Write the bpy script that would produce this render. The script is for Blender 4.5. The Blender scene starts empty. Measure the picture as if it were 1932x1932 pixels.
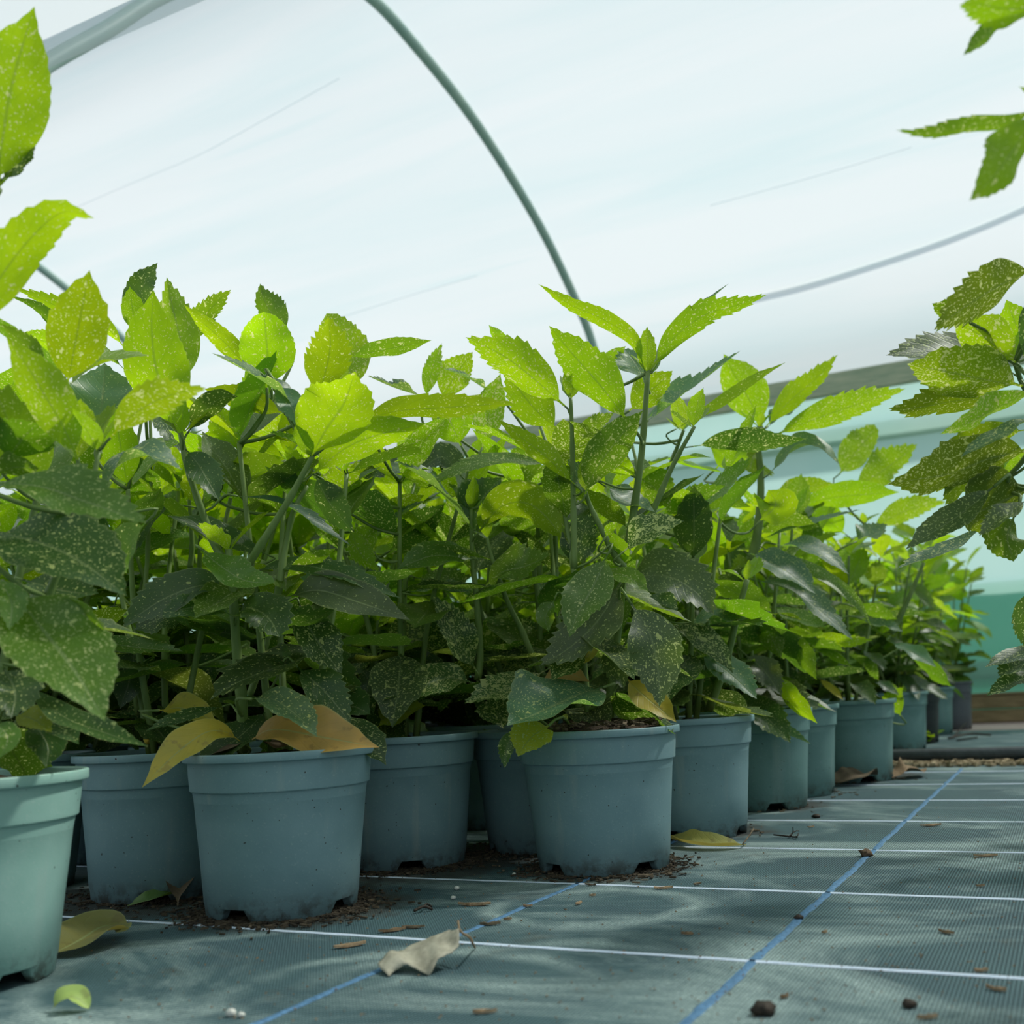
import bpy, bmesh, math, random
from mathutils import Vector, Matrix, noise
random.seed(7)
SC = bpy.context.scene
COL = SC.collection

# ------------------------------------------------------------------ camera
FPX, PITCH, ROLL, CAMH = 2032.0, 0.16958, -0.05031, 0.2243
_f = Vector((0, math.cos(PITCH), math.sin(PITCH)))
_u = Vector((0, -math.sin(PITCH), math.cos(PITCH)))
_r = Vector((1, 0, 0))
CF = _f
CR = _r * math.cos(ROLL) + _u * math.sin(ROLL)
CU = _u * math.cos(ROLL) - _r * math.sin(ROLL)
CAM = Vector((0, 0, CAMH))
cd = bpy.data.cameras.new('camera')
cam = bpy.data.objects.new('camera', cd)
COL.objects.link(cam)
cam.matrix_world = Matrix(((CR.x, CU.x, -CF.x, 0), (CR.y, CU.y, -CF.y, 0), (CR.z, CU.z, -CF.z, CAMH), (0, 0, 0, 1)))
cd.sensor_width = 36.0
cd.lens = 36.0 * FPX / 1932.0
cd.clip_start = 0.02
cd.clip_end = 200
cd.dof.use_dof = True
cd.dof.focus_distance = 1.35
cd.dof.aperture_fstop = 6.3
SC.camera = cam

# ------------------------------------------------------------------ light, exposure
SC.view_settings.view_transform = 'Standard'
SC.view_settings.look = 'None'
SC.view_settings.gamma = 1.0
SC.view_settings.use_curve_mapping = False
SC.view_settings.exposure = 0.34
world = bpy.data.worlds.new('world')
SC.world = world
world.use_nodes = True
bg = world.node_tree.nodes['Background']
bg.inputs[0].default_value = (0.74, 0.86, 0.94, 1)
bg.inputs[1].default_value = 0.55
sd = bpy.data.lights.new('sun', 'SUN')
sd.energy = 4.6
sd.angle = math.radians(5)
sd.color = (1.0, 0.96, 0.86)
sun = bpy.data.objects.new('sun', sd)
COL.objects.link(sun)
SUNDIR = Vector((0.58, 0.20, 0.79)).normalized()      # towards the sun: ahead, to the right, high
sun.rotation_euler = SUNDIR.to_track_quat('Z', 'Y').to_euler()
SC.cycles.max_bounces = 10
SC.cycles.diffuse_bounces = 5
SC.cycles.transmission_bounces = 8
SC.cycles.transparent_max_bounces = 12
SC.cycles.sample_clamp_indirect = 6

# ------------------------------------------------------------------ frame of the tunnel
PSI = -0.46608
DV = Vector((math.cos(PSI), math.sin(PSI), 0))         # along the tunnel, towards the right
DU = Vector((-math.sin(PSI), math.cos(PSI), 0))        # across the tunnel, away from the camera
def uvz(u, v, z): return DU * u + DV * v + Vector((0, 0, z))
def ray(x, y): return CF + CR * ((x - 966) / FPX) - CU * ((y - 966) / FPX)
def at(x, y, depth): return CAM + ray(x, y) * depth
def ground(x, y, z=0.0):
    d = ray(x, y)
    return CAM + d * ((z - CAMH) / d.z)
def depth_of(p): return (Vector(p) - CAM).dot(CF)

# ------------------------------------------------------------------ helpers
def link(name, me, mat=None, parent=None, kind=None):
    o = bpy.data.objects.new(name, me)
    COL.objects.link(o)
    if mat is not None and me is not None and not me.materials:
        me.materials.append(mat)
    if parent is not None:
        o.parent = parent
    if kind:
        o['kind'] = kind
    return o
def tag(o, label, cat, group=None):
    o['label'] = label
    o['category'] = cat
    if group: o['group'] = group
    return o
def empty(name, loc, label, cat, group=None):
    o = bpy.data.objects.new(name, None)
    o.empty_display_size = 0.05
    COL.objects.link(o)
    o.location = loc
    return tag(o, label, cat, group)
def mesh(name, verts, faces, smooth=True, uv=None):
    me = bpy.data.meshes.new(name)
    me.from_pydata([tuple(v) for v in verts], [], faces)
    if smooth:
        me.polygons.foreach_set('use_smooth', [True] * len(me.polygons))
    if uv:
        for lname, vals in uv.items():
            lay = me.uv_layers.new(name=lname)
            flat = []
            for l in me.loops:
                flat += vals[l.vertex_index]
            lay.data.foreach_set('uv', flat)
    me.update()
    return me
def box_data(c, ax, ay, az, hx, hy, hz):
    c = Vector(c)
    v = [c + ax * (sx * hx) + ay * (sy * hy) + az * (sz * hz) for sx in (-1, 1) for sy in (-1, 1) for sz in (-1, 1)]
    f = [(0, 1, 3, 2), (4, 6, 7, 5), (0, 4, 5, 1), (2, 3, 7, 6), (0, 2, 6, 4), (1, 5, 7, 3)]
    return v, f
def box_mesh(name, c, ax, ay, az, hx, hy, hz, bevel=0.0):
    v, f = box_data(c, ax, ay, az, hx, hy, hz)
    me = mesh(name, v, f, smooth=False)
    if bevel:
        bm = bmesh.new(); bm.from_mesh(me)
        bmesh.ops.bevel(bm, geom=bm.edges[:], offset=bevel, segments=2, affect='EDGES')
        bm.to_mesh(me); bm.free()
    return me
def catmull(pts, n):
    P = [Vector(p) for p in pts]
    if len(P) == 2:
        return [P[0].lerp(P[1], i / n) for i in range(n + 1)]
    Q = [P[0] * 2 - P[1]] + P + [P[-1] * 2 - P[-2]]
    L = [0.0]
    for a, b in zip(P, P[1:]): L.append(L[-1] + (b - a).length)
    out = []
    for i in range(n + 1):
        s = L[-1] * i / n
        k = 0
        while k < len(P) - 2 and s > L[k + 1]: k += 1
        t = (s - L[k]) / max(1e-9, L[k + 1] - L[k])
        a, b, c, d = Q[k], Q[k + 1], Q[k + 2], Q[k + 3]
        out.append(0.5 * ((2 * b) + (c - a) * t + (2 * a - 5 * b + 4 * c - d) * t * t + (3 * b - a - 3 * c + d) * t ** 3))
    return out
def tube_data(path, rad, seg=10, caps=True):
    n = len(path)
    if not hasattr(rad, '__len__'): rad = [rad] * n
    verts, faces = [], []
    t0 = (path[1] - path[0]).normalized()
    ref = Vector((0, 0, 1)) if abs(t0.z) < 0.9 else Vector((1, 0, 0))
    nx = t0.cross(ref).normalized()
    for i, p in enumerate(path):
        t = (path[min(i + 1, n - 1)] - path[max(i - 1, 0)]).normalized()
        nx = (nx - t * nx.dot(t)).normalized()
        ny = t.cross(nx)
        for k in range(seg):
            a = 2 * math.pi * k / seg
            verts.append(p + nx * (math.cos(a) * rad[i]) + ny * (math.sin(a) * rad[i]))
    for i in range(n - 1):
        for k in range(seg):
            k2 = (k + 1) % seg
            faces.append((i * seg + k, i * seg + k2, (i + 1) * seg + k2, (i + 1) * seg + k))
    if caps:
        faces.append(tuple(range(seg))[::-1])
        faces.append(tuple((n - 1) * seg + k for k in range(seg)))
    return verts, faces
def join(*parts):
    V, Fc = [], []
    for v, f in parts:
        o = len(V)
        V += list(v)
        Fc += [tuple(i + o for i in q) for q in f]
    return V, Fc

# ------------------------------------------------------------------ materials
class NT:
    def __init__(s, name):
        s.m = bpy.data.materials.new(name); s.m.use_nodes = True
        s.t = s.m.node_tree; s.t.nodes.clear()
        s.out = s.n('ShaderNodeOutputMaterial')
    def n(s, typ, **kw):
        x = s.t.nodes.new(typ)
        for k, v in kw.items(): setattr(x, k, v)
        return x
    def set(s, sock, v):
        if isinstance(v, bpy.types.NodeSocket): s.t.links.new(v, sock)
        elif isinstance(v, (tuple, list)) and len(v) == 3 and sock.type == 'RGBA': sock.default_value = (*v, 1)
        else: sock.default_value = v
    def surf(s, sh): s.t.links.new(sh, s.out.inputs[0]); return s.m
    def math(s, op, a, b=0.0, clamp=False):
        x = s.n('ShaderNodeMath', operation=op, use_clamp=clamp); s.set(x.inputs[0], a); s.set(x.inputs[1], b); return x.outputs[0]
    def mix(s, f, a, b, blend='MIX'):
        x = s.n('ShaderNodeMix', data_type='RGBA', blend_type=blend); s.set(x.inputs[0], f); s.set(x.inputs[6], a); s.set(x.inputs[7], b); return x.outputs[2]
    def ramp(s, f, lo, hi):
        x = s.n('ShaderNodeMapRange'); x.clamp = True; s.set(x.inputs[0], f); s.set(x.inputs[1], lo); s.set(x.inputs[2], hi); return x.outputs[0]
    def noise(s, vec, scale, detail=2.0, rough=0.5, dist=0.0):
        x = s.n('ShaderNodeTexNoise'); s.set(x.inputs['Vector'], vec); x.inputs['Scale'].default_value = scale
        x.inputs['Detail'].default_value = detail; x.inputs['Roughness'].default_value = rough; x.inputs['Distortion'].default_value = dist
        return x.outputs[0]
    def coord(s, which='Object'): return s.n('ShaderNodeTexCoord').outputs[which]
    def mapping(s, vec, scale=(1, 1, 1), rot=(0, 0, 0), loc=(0, 0, 0)):
        x = s.n('ShaderNodeMapping'); s.set(x.inputs[0], vec); x.inputs[1].default_value = loc; x.inputs[2].default_value = rot; x.inputs[3].default_value = scale; return x.outputs[0]
    def bump(s, h, strength=0.3, dist=0.002):
        x = s.n('ShaderNodeBump'); s.set(x.inputs['Height'], h); x.inputs['Strength'].default_value = strength; x.inputs['Distance'].default_value = dist; return x.outputs[0]
    def bsdf(s, col, rough=0.5, spec=0.5, nrm=None):
        x = s.n('ShaderNodeBsdfPrincipled'); s.set(x.inputs['Base Color'], col); s.set(x.inputs['Roughness'], rough)
        s.set(x.inputs['Specular IOR Level'], spec)
        if nrm is not None: s.set(x.inputs['Normal'], nrm)
        return x.outputs[0]
    def mixsh(s, f, a, b):
        x = s.n('ShaderNodeMixShader'); s.set(x.inputs[0], f); s.t.links.new(a, x.inputs[1]); s.t.links.new(b, x.inputs[2]); return x.outputs[0]

def leaf_material(name, under=(1.15, 1.05, 1.0), trans_gain=(2.7, 2.15, 0.5), speck=True, tfac=0.55, rough=0.42):
    N = NT(name)
    uv = N.n('ShaderNodeUVMap', uv_map='Metres').outputs[0]
    fr = N.n('ShaderNodeUVMap', uv_map='Blade').outputs[0]
    oi = N.n('ShaderNodeObjectInfo')
    off = N.n('ShaderNodeVectorMath', operation='SCALE'); off.inputs[0].default_value = (7.1, 3.7, 0); N.set(off.inputs['Scale'], oi.outputs['Random'])
    add = N.n('ShaderNodeVectorMath', operation='ADD'); N.set(add.inputs[0], uv); N.set(add.inputs[1], off.outputs[0])
    P = add.outputs[0]
    col = oi.outputs['Color']
    tone = N.noise(P, 45, 3)
    col = N.mix(N.math('MULTIPLY', N.ramp(tone, 0.35, 0.7), 0.35), col, N.mix(1.0, col, (1.6, 1.35, 0.9), 'MULTIPLY'))
    sx = N.n('ShaderNodeSeparateXYZ'); N.set(sx.inputs[0], fr)
    mid = N.math('ABSOLUTE', N.math('SUBTRACT', sx.outputs[0], 0.5))
    rib = N.math('SUBTRACT', 1.0, N.ramp(mid, 0.008, 0.03))
    # side veins
    vein = N.n('ShaderNodeTexWave', wave_type='BANDS', bands_direction='Y'); vv = N.n('ShaderNodeCombineXYZ')
    N.set(vv.inputs[1], N.math('SUBTRACT', sx.outputs[1], N.math('MULTIPLY', mid, 0.5)))
    N.set(vein.inputs['Vector'], vv.outputs[0]); vein.inputs['Scale'].default_value = 3.0; vein.inputs['Distortion'].default_value = 0
    vn = N.ramp(vein.outputs[1], 0.9, 1.0)
    if speck:
        d1 = N.noise(N.mapping(P, (1, 0.8, 1)), 420, 2.0, 0.55)
        d2 = N.noise(N.mapping(P, (1, 0.7, 1), loc=(0.3, 0.1, 0)), 150, 2.5, 0.6)
        d3 = N.noise(N.mapping(P, (1, 0.6, 1), loc=(0.7, 0.4, 0)), 60, 3.0, 0.6)
        thr = N.math('SUBTRACT', 0.70, N.math('MULTIPLY', oi.outputs['Alpha'], 0.13))
        s1 = N.ramp(N.math('SUBTRACT', d1, thr), -0.045, -0.015)
        s2 = N.ramp(N.math('SUBTRACT', d2, thr), -0.025, 0.0)
        s1 = N.math('MAXIMUM', s1, N.ramp(N.math('SUBTRACT', d3, thr), 0.045, 0.06))
        sp = N.math('MULTIPLY', N.math('MAXIMUM', s1, s2), 0.9)
    else:
        sp = N.math('MULTIPLY', N.ramp(N.noise(P, 60, 3), 0.6, 0.66), 0.35)
    spc = (0.50, 0.55, 0.20) if speck else (0.12, 0.07, 0.03)
    top = N.mix(sp, col, spc)
    top = N.mix(N.math('MULTIPLY', rib, 0.55), top, (0.33, 0.42, 0.17))
    edge = N.ramp(mid, 0.465, 0.5)
    top = N.mix(N.math('MULTIPLY', edge, 0.45), top, (0.42, 0.50, 0.20))  # pale rim painted in as a lit-edge highlight
    und = N.mix(1.0, top, under, 'MULTIPLY')
    geo = N.n('ShaderNodeNewGeometry')
    base = N.mix(geo.outputs['Backfacing'], top, und)
    ro = N.math('ADD', N.math('MULTIPLY', geo.outputs['Backfacing'], 0.22), rough)
    bmp = N.bump(N.math('ADD', N.math('MULTIPLY', vn, -0.5), N.math('ADD', N.math('MULTIPLY', rib, -1.0), N.math('MULTIPLY', tone, 0.8))), 0.35, 0.0007)
    sh = N.bsdf(base, ro, 0.75, bmp)
    tc = N.mix(1.0, col, trans_gain, 'MULTIPLY')
    tc = N.mix(sp, tc, (0.85, 0.88, 0.32) if speck else (0.2, 0.12, 0.04))
    tc = N.mix(N.math('MULTIPLY', rib, 0.6), tc, N.mix(1.0, tc, (0.5, 0.55, 0.5), 'MULTIPLY'))
    tc = N.mix(N.math('MULTIPLY', vn, 0.2), tc, N.mix(1.0, tc, (0.6, 0.7, 0.6), 'MULTIPLY'))
    tr = N.n('ShaderNodeBsdfTranslucent'); N.set(tr.inputs[0], tc)
    return N.surf(N.mixsh(tfac, sh, tr.outputs[0]))
M_LEAF = leaf_material('spotted_leaf')
M_OLD = leaf_material('faded_leaf', trans_gain=(1.3, 1.1, 0.6), speck=False, tfac=0.3, rough=0.5)

def stem_material():
    N = NT('green_stem'); P = N.coord()
    oi = N.n('ShaderNodeObjectInfo')
    c = N.mix(N.ramp(N.noise(N.mapping(P, (1, 1, 0.25)), 60, 3), 0.35, 0.7), (0.115, 0.19, 0.040), (0.20, 0.28, 0.085))
    return N.surf(N.bsdf(c, 0.45, 0.4))
M_STEM = stem_material()
def bark_material():
    N = NT('purple_brown_node'); P = N.coord()
    c = N.mix(N.ramp(N.noise(P, 150, 2), 0.4, 0.6), (0.05, 0.045, 0.05), (0.09, 0.10, 0.06))
    return N.surf(N.bsdf(c, 0.6, 0.3))
M_NODE = bark_material()

def pot_material(name, a, b, dusty):
    N = NT(name); P = N.coord()
    oi = N.n('ShaderNodeObjectInfo')
    off = N.n('ShaderNodeVectorMath', operation='ADD'); N.set(off.inputs[0], P)
    sc = N.n('ShaderNodeVectorMath', operation='SCALE'); sc.inputs[0].default_value = (5, 3, 2); N.set(sc.inputs['Scale'], oi.outputs['Random']); N.set(off.inputs[1], sc.outputs[0])
    P2 = off.outputs[0]
    f = N.ramp(N.noise(P2, 14, 4, 0.6), 0.35, 0.7)
    c = N.mix(f, a, b)
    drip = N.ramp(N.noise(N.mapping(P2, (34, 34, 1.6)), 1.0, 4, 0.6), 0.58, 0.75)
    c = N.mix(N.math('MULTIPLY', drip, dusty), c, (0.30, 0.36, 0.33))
    fine = N.noise(P2, 420, 2)
    c = N.mix(N.math('MULTIPLY', N.ramp(fine, 0.62, 0.72), 0.25), c, (0.40, 0.46, 0.45))
    spk = N.ramp(N.noise(P2, 210, 1), 0.765, 0.785)
    c = N.mix(spk, c, (0.03, 0.03, 0.025))
    sz = N.n('ShaderNodeSeparateXYZ'); N.set(sz.inputs[0], P)
    mud = N.math('MULTIPLY', N.math('SUBTRACT', 1.0, N.ramp(sz.outputs[2], 0.004, 0.03)), N.ramp(N.noise(P2, 60, 4, 0.7), 0.45, 0.6))
    c = N.mix(N.math('MULTIPLY', mud, 0.8), c, (0.06, 0.045, 0.03))
    b_ = N.bump(N.math('ADD', fine, N.math('MULTIPLY', N.noise(P2, 60, 2), 0.6)), 0.12, 0.0008)
    return N.surf(N.bsdf(c, N.math('ADD', 0.42, N.math('MULTIPLY', f, 0.15)), 0.4, b_))
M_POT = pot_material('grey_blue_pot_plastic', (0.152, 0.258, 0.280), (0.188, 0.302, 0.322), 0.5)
M_POTL = pot_material('pale_grey_green_pot_plastic', (0.20, 0.36, 0.32), (0.26, 0.42, 0.38), 0.3)
M_POTG = pot_material('green_grey_pot_plastic', (0.110, 0.215, 0.200), (0.140, 0.255, 0.240), 0.3)
M_POTB = pot_material('black_pot_plastic', (0.012, 0.016, 0.016), (0.02, 0.026, 0.026), 0.1)
M_POTD = pot_material('slate_pot_plastic', (0.07, 0.085, 0.10), (0.09, 0.105, 0.12), 0.2)

def simple(name, a, b, scale, rough=0.8, detail=4, bump=0.4, bd=0.003, spec=0.3, stretch=(1, 1, 1), rnd=False):
    N = NT(name); P = N.coord()
    c = N.mix(N.ramp(N.noise(N.mapping(P, stretch), scale, detail, 0.65), 0.3, 0.7), a, b)
    if rnd:
        oi = N.n('ShaderNodeObjectInfo')
        c = N.mix(oi.outputs['Random'], c, N.mix(1.0, c, (0.55, 0.5, 0.45), 'MULTIPLY'))
    return N.surf(N.bsdf(c, rough, spec, N.bump(N.noise(N.mapping(P, stretch), scale * 3, 3), bump, bd)))
M_SOIL = simple('dark_compost', (0.018, 0.012, 0.008), (0.07, 0.045, 0.028), 90, 0.95, bump=0.9, bd=0.006)
M_CHIP = simple('bark_chips', (0.040, 0.031, 0.020), (0.19, 0.145, 0.09), 120, 0.9, stretch=(1, 1, 1))
M_LITTER = simple('damp_litter', (0.014, 0.012, 0.009), (0.085, 0.065, 0.040), 60, 0.95)
M_PALECHIP = simple('dry_wood_chip', (0.20, 0.13, 0.07), (0.38, 0.28, 0.17), 200, 0.85, rnd=True)
M_MULCH = simple('tan_mulch', (0.16, 0.12, 0.07), (0.50, 0.40, 0.25), 120, 0.9)
M_STONE = simple('pale_pebble', (0.45, 0.47, 0.43), (0.62, 0.62, 0.56), 200, 0.8)
M_WOOD = simple('weathered_timber', (0.26, 0.33, 0.23), (0.44, 0.46, 0.33), 9, 0.8, stretch=(1, 1, 9), bump=0.3)
M_WOODB = simple('brown_base_timber', (0.13, 0.105, 0.05), (0.25, 0.19, 0.10), 10, 0.85, stretch=(1, 1, 8), bump=0.4)
M_PIPE = simple('black_pipe_plastic', (0.012, 0.02, 0.022), (0.03, 0.045, 0.048), 30, 0.45, spec=0.5)
M_HOOP = simple('galvanised_tube', (0.26, 0.40, 0.37), (0.36, 0.48, 0.42), 6, 0.5, spec=0.5, bump=0.05)
M_GRAVEL = simple('pink_gravel', (0.28, 0.20, 0.19), (0.46, 0.34, 0.32), 140, 0.9, bump=0.8)
M_GROUND = simple('outside_ground', (0.10, 0.15, 0.07), (0.18, 0.22, 0.12), 3, 0.95)
M_DRY = simple('dry_grey_leaf', (0.20, 0.19, 0.14), (0.52, 0.49, 0.38), 38, 0.8, bump=0.3)
M_BROWNLEAF = simple('brown_dead_leaf', (0.06, 0.045, 0.03), (0.17, 0.13, 0.08), 40, 0.85)
M_WHITETHREAD = simple('white_marker_thread', (0.50, 0.62, 0.78), (0.72, 0.80, 0.90), 500, 0.6, bump=0.5)
M_BLUETHREAD = simple('blue_marker_thread', (0.045, 0.115, 0.20), (0.12, 0.27, 0.46), 260, 0.6, bump=0.5)

def film_material(name, tcol, ta, tb, streak=True, transp=0.42):
    N = NT(name); P = N.coord()
    f = N.noise(N.mapping(P, (0.16, 1.5, 1.5), loc=(3, 0, 0)), 1.6, 4, 0.55, 0.4) if streak else N.noise(P, 3, 3)
    f2 = N.noise(N.mapping(P, (0.22, 4, 4)), 1.2, 3, 0.5, 0.3)
    k = N.math('MULTIPLY', N.ramp(f, 0.42, 0.75), 0.8)
    k = N.math('MAXIMUM', k, N.math('MULTIPLY', N.ramp(f2, 0.60, 0.72), 0.75))
    c = N.mix(k, ta, tb)
    dif = N.n('ShaderNodeBsdfDiffuse'); N.set(dif.inputs[0], c)
    tr = N.n('ShaderNodeBsdfTranslucent'); N.set(tr.inputs[0], c)
    tp = N.n('ShaderNodeBsdfTransparent'); N.set(tp.inputs[0], tcol)
    a = N.mixsh(0.72, dif.outputs[0], tr.outputs[0])
    return N.surf(N.mixsh(transp, a, tp.outputs[0]))
M_FILM = film_material('milky_polythene', (0.92, 0.96, 1.0), (0.67, 0.70, 0.725), (0.50, 0.64, 0.67))
M_NET = film_material('pale_side_netting', (0.55, 0.78, 0.75), (0.52, 0.74, 0.72), (0.44, 0.70, 0.67), False, 0.25)
M_SKIRT = film_material('green_shade_cloth', (0.10, 0.30, 0.22), (0.09, 0.32, 0.22), (0.07, 0.28, 0.19), False, 0.2)

# floor: woven ground cover with chalky tide marks
def floor_material():
    N = NT('woven_ground_cover'); P = N.coord()
    sp = N.n('ShaderNodeSeparateXYZ'); N.set(sp.inputs[0], P)
    def wav(axis, sc):
        x = N.n('ShaderNodeTexWave', wave_type='BANDS', bands_direction=axis); N.set(x.inputs['Vector'], P)
        x.inputs['Scale'].default_value = sc; x.inputs['Distortion'].default_value = 0.35; x.inputs['Detail'].default_value = 1; x.inputs['Detail Scale'].default_value = 3
        return x.outputs[1]
    wx, wy = wav('X', 100), wav('Y', 76)
    weave = N.math('MULTIPLY', wx, wy)
    c = N.mix(weave, (0.006, 0.024, 0.032), (0.125, 0.225, 0.250))
    c = N.mix(N.ramp(N.noise(P, 5, 4, 0.6), 0.35, 0.7), c, N.mix(1.0, c, (1.35, 1.35, 1.25), 'MULTIPLY'))
    # chalky dried-water film, a broad one and rings where pots have stood
    ch = N.math('MULTIPLY', N.ramp(N.noise(N.mapping(P, (1, 1.7, 1), rot=(0, 0, 0.3)), 2.6, 7, 0.66, 0.9), 0.47, 0.64), 0.95)
    warp = N.math('MULTIPLY', N.math('SUBTRACT', N.noise(P, 7, 4, 0.6), 0.5), 0.11)
    for (x, y, r) in RINGS:
        q = ground(x, y)
        u, v = q.dot(DU), q.dot(DV)
        du = N.math('SUBTRACT', sp.outputs[1], u); dv = N.math('SUBTRACT', sp.outputs[0], v)
        d = N.math('SQRT', N.math('ADD', N.math('MULTIPLY', du, du), N.math('MULTIPLY', dv, dv)))
        e = N.math('ABSOLUTE', N.math('ADD', N.math('SUBTRACT', d, r), warp))
        band = N.math('SUBTRACT', 1.0, N.ramp(e, 0.002, 0.024))
        band = N.math('MULTIPLY', band, N.ramp(N.noise(P, 6, 3), 0.4, 0.6))
        ch = N.math('MAXIMUM', ch, N.math('MULTIPLY', band, 0.9))
    grain = N.ramp(N.noise(P, 260, 3, 0.7), 0.3, 0.7)
    ch = N.math('MULTIPLY', ch, N.math('ADD', 0.25, N.math('MULTIPLY', grain, 0.75)))
    ch = N.math('MULTIPLY', ch, N.math('ADD', 0.45, N.math('MULTIPLY', weave, 0.9)), True)
    c = N.mix(ch, c, (0.48, 0.61, 0.57))
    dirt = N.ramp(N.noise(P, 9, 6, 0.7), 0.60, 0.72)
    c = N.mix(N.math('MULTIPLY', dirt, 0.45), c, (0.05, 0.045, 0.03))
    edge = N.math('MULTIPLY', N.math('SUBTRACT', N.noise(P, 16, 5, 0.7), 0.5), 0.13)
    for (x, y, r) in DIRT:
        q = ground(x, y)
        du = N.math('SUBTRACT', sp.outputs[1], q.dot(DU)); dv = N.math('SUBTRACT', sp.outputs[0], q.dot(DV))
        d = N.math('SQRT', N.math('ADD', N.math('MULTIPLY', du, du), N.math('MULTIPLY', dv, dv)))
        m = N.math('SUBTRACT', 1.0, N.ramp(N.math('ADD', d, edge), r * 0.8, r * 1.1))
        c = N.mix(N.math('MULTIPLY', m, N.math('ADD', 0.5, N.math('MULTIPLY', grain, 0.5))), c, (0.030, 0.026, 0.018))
    return N.surf(N.bsdf(c, 0.72, 0.35, N.bump(weave, 0.55, 0.0012)))
RINGS = [(1120, 1712, 0.10), (1290, 1622, 0.10), (1450, 1565, 0.09), (760, 1890, 0.16), (1000, 1900, 0.20), (420, 1830, 0.16), (1420, 1522, 0.12)]
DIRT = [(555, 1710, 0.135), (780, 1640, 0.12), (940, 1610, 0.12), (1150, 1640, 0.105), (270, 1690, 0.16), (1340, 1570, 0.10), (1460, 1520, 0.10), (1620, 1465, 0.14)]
M_FLOOR = floor_material()

# ------------------------------------------------------------------ setting
ROT = Matrix.Rotation(PSI, 4, 'Z')          # local x = along the tunnel (v), local y = across (u)
def setting(name, v, f, mat, parent=None, smooth=False, kind='structure'):
    me = mesh(name, v, f, smooth)
    o = link(name, me, mat, parent, kind)
    if parent is None: o.matrix_world = ROT
    return o
def V3(u, v, z): return Vector((v, u, z))    # (u, v, z) in the tunnel's local frame

floor = setting('floor', [V3(-3, -9, 0), V3(-3, 6, 0), V3(4.72, 6, 0), V3(4.72, -9, 0)], [(0, 1, 2, 3)], M_FLOOR)
X, Y, Z = Vector((1, 0, 0)), Vector((0, 1, 0)), Vector((0, 0, 1))
# marker threads woven across (white) and along (blue)
def thread(u0, v0, u1, v1, w, mat, name, twist):
    n = 260
    a, b = V3(u0, v0, 0), V3(u1, v1, 0)
    t = (b - a).normalized(); s = Vector((-t.y, t.x, 0))
    L = (b - a).length
    vv, ff = [], []
    for i in range(n + 1):
        p = a.lerp(b, i / n)
        wob = 0.06 * w * math.sin(i * 1.9) + 0.10 * w * math.sin(i * 0.37)
        k = 1 + 0.12 * math.sin(i * twist)
        for sx, z in ((-0.5, 0.0002), (-0.3, 0.0010), (0.3, 0.0010), (0.5, 0.0002)):
            vv.append(p + s * (sx * w * k + wob) + Z * z)
    for i in range(n):
        for k in range(3):
            q = i * 4 + k
            ff.append((q, q + 4, q + 5, q + 1))
    o = link(name, mesh(name, vv, ff), mat, floor)
    return o
for k in range(7):
    thread(0.9176 + 0.3073 * k, -2.6, 0.9176 + 0.3073 * k, 1.6, 0.0062, M_WHITETHREAD, 'white_marker_thread', 1.7)
for v in (-0.2603, -0.5546, 0.33):
    thread(0.2, v, 2.85, v, 0.0085 if v > -0.4 else 0.0075, M_BLUETHREAD, 'blue_marker_thread', 0.9)
gravel = setting('gravel_strip', [V3(4.72, -9, 0), V3(4.72, 6, 0), V3(5.46, 6, 0), V3(5.46, -9, 0)], [(0, 1, 2, 3)], M_GRAVEL)
gravel.name = 'floor'
out = setting('ground', [V3(-40, -40, -0.03), V3(-40, 40, -0.03), V3(40, 40, -0.03), V3(40, -40, -0.03)], [(0, 1, 2, 3)], M_GROUND)

PROFILE = [(5.44, 1.72), (5.42, 1.95), (5.30, 2.16), (5.14, 2.30), (4.96, 2.43), (4.72, 2.575), (4.38, 2.725), (3.98, 2.86), (3.58, 2.935), (3.22, 2.965), (2.85, 2.87), (2.48, 2.63), (2.13, 2.31), (1.92, 2.075), (1.72, 1.86), (1.56, 1.66)]
prof = catmull([Vector((u, 0, z)) for u, z in PROFILE], 60)
# polythene sheet stretched over the hoops, and the sheet of the next bay on the left
def sheet(name, pr, off, v0, v1, nv, mat, sag=0.03):
    vv, ff = [], []
    m = len(pr)
    for j in range(nv + 1):
        v = v0 + (v1 - v0) * j / nv
        for i, p in enumerate(pr):
            a, b = pr[max(i - 1, 0)], pr[min(i + 1, m - 1)]
            t = (b - a).normalized(); nn = Vector((t.z, 0, -t.x))
            ph = ((v + 2.13) / 2.95) % 1.0
            dip = math.sin(math.pi * ph) * (-sag + 0.012 * noise.noise(Vector((i * 0.35, v * 0.5, 1.3))))
            q = p + nn * (off + dip * math.sin(math.pi * i / (m - 1)))
            vv.append(V3(q.x, v, q.z))
    for j in range(nv):
        for i in range(m - 1):
            k = j * m + i
            ff.append((k, k + 1, k + m + 1, k + m))
    return setting(name, vv, ff, mat, smooth=True)
nrm_sign = 1
ceiling = sheet('ceiling', prof, 0.027, -9, 5, 56, M_FILM)
prof2 = [Vector((3.0 - p.x, 0, p.z)) for p in prof][::-1]
prof2 = [Vector((p.x, 0, p.z)) for p in prof2]
ceiling2 = sheet('ceiling', prof2, 0.027, -9, 5, 30, M_FILM)
def gable(name, v, pr):
    n = len(pr)
    vv = [V3(p.x, v, p.z) for p in pr] + [V3(p.x, v, 0.0) for p in pr]
    ff = [(i, i + 1, n + i + 1, n + i) for i in range(n - 1)]
    return setting(name, vv, ff, M_FILM)
gable('wall_left', -8.9, prof); 
gable('wall_near', 4.9, prof)
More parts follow.
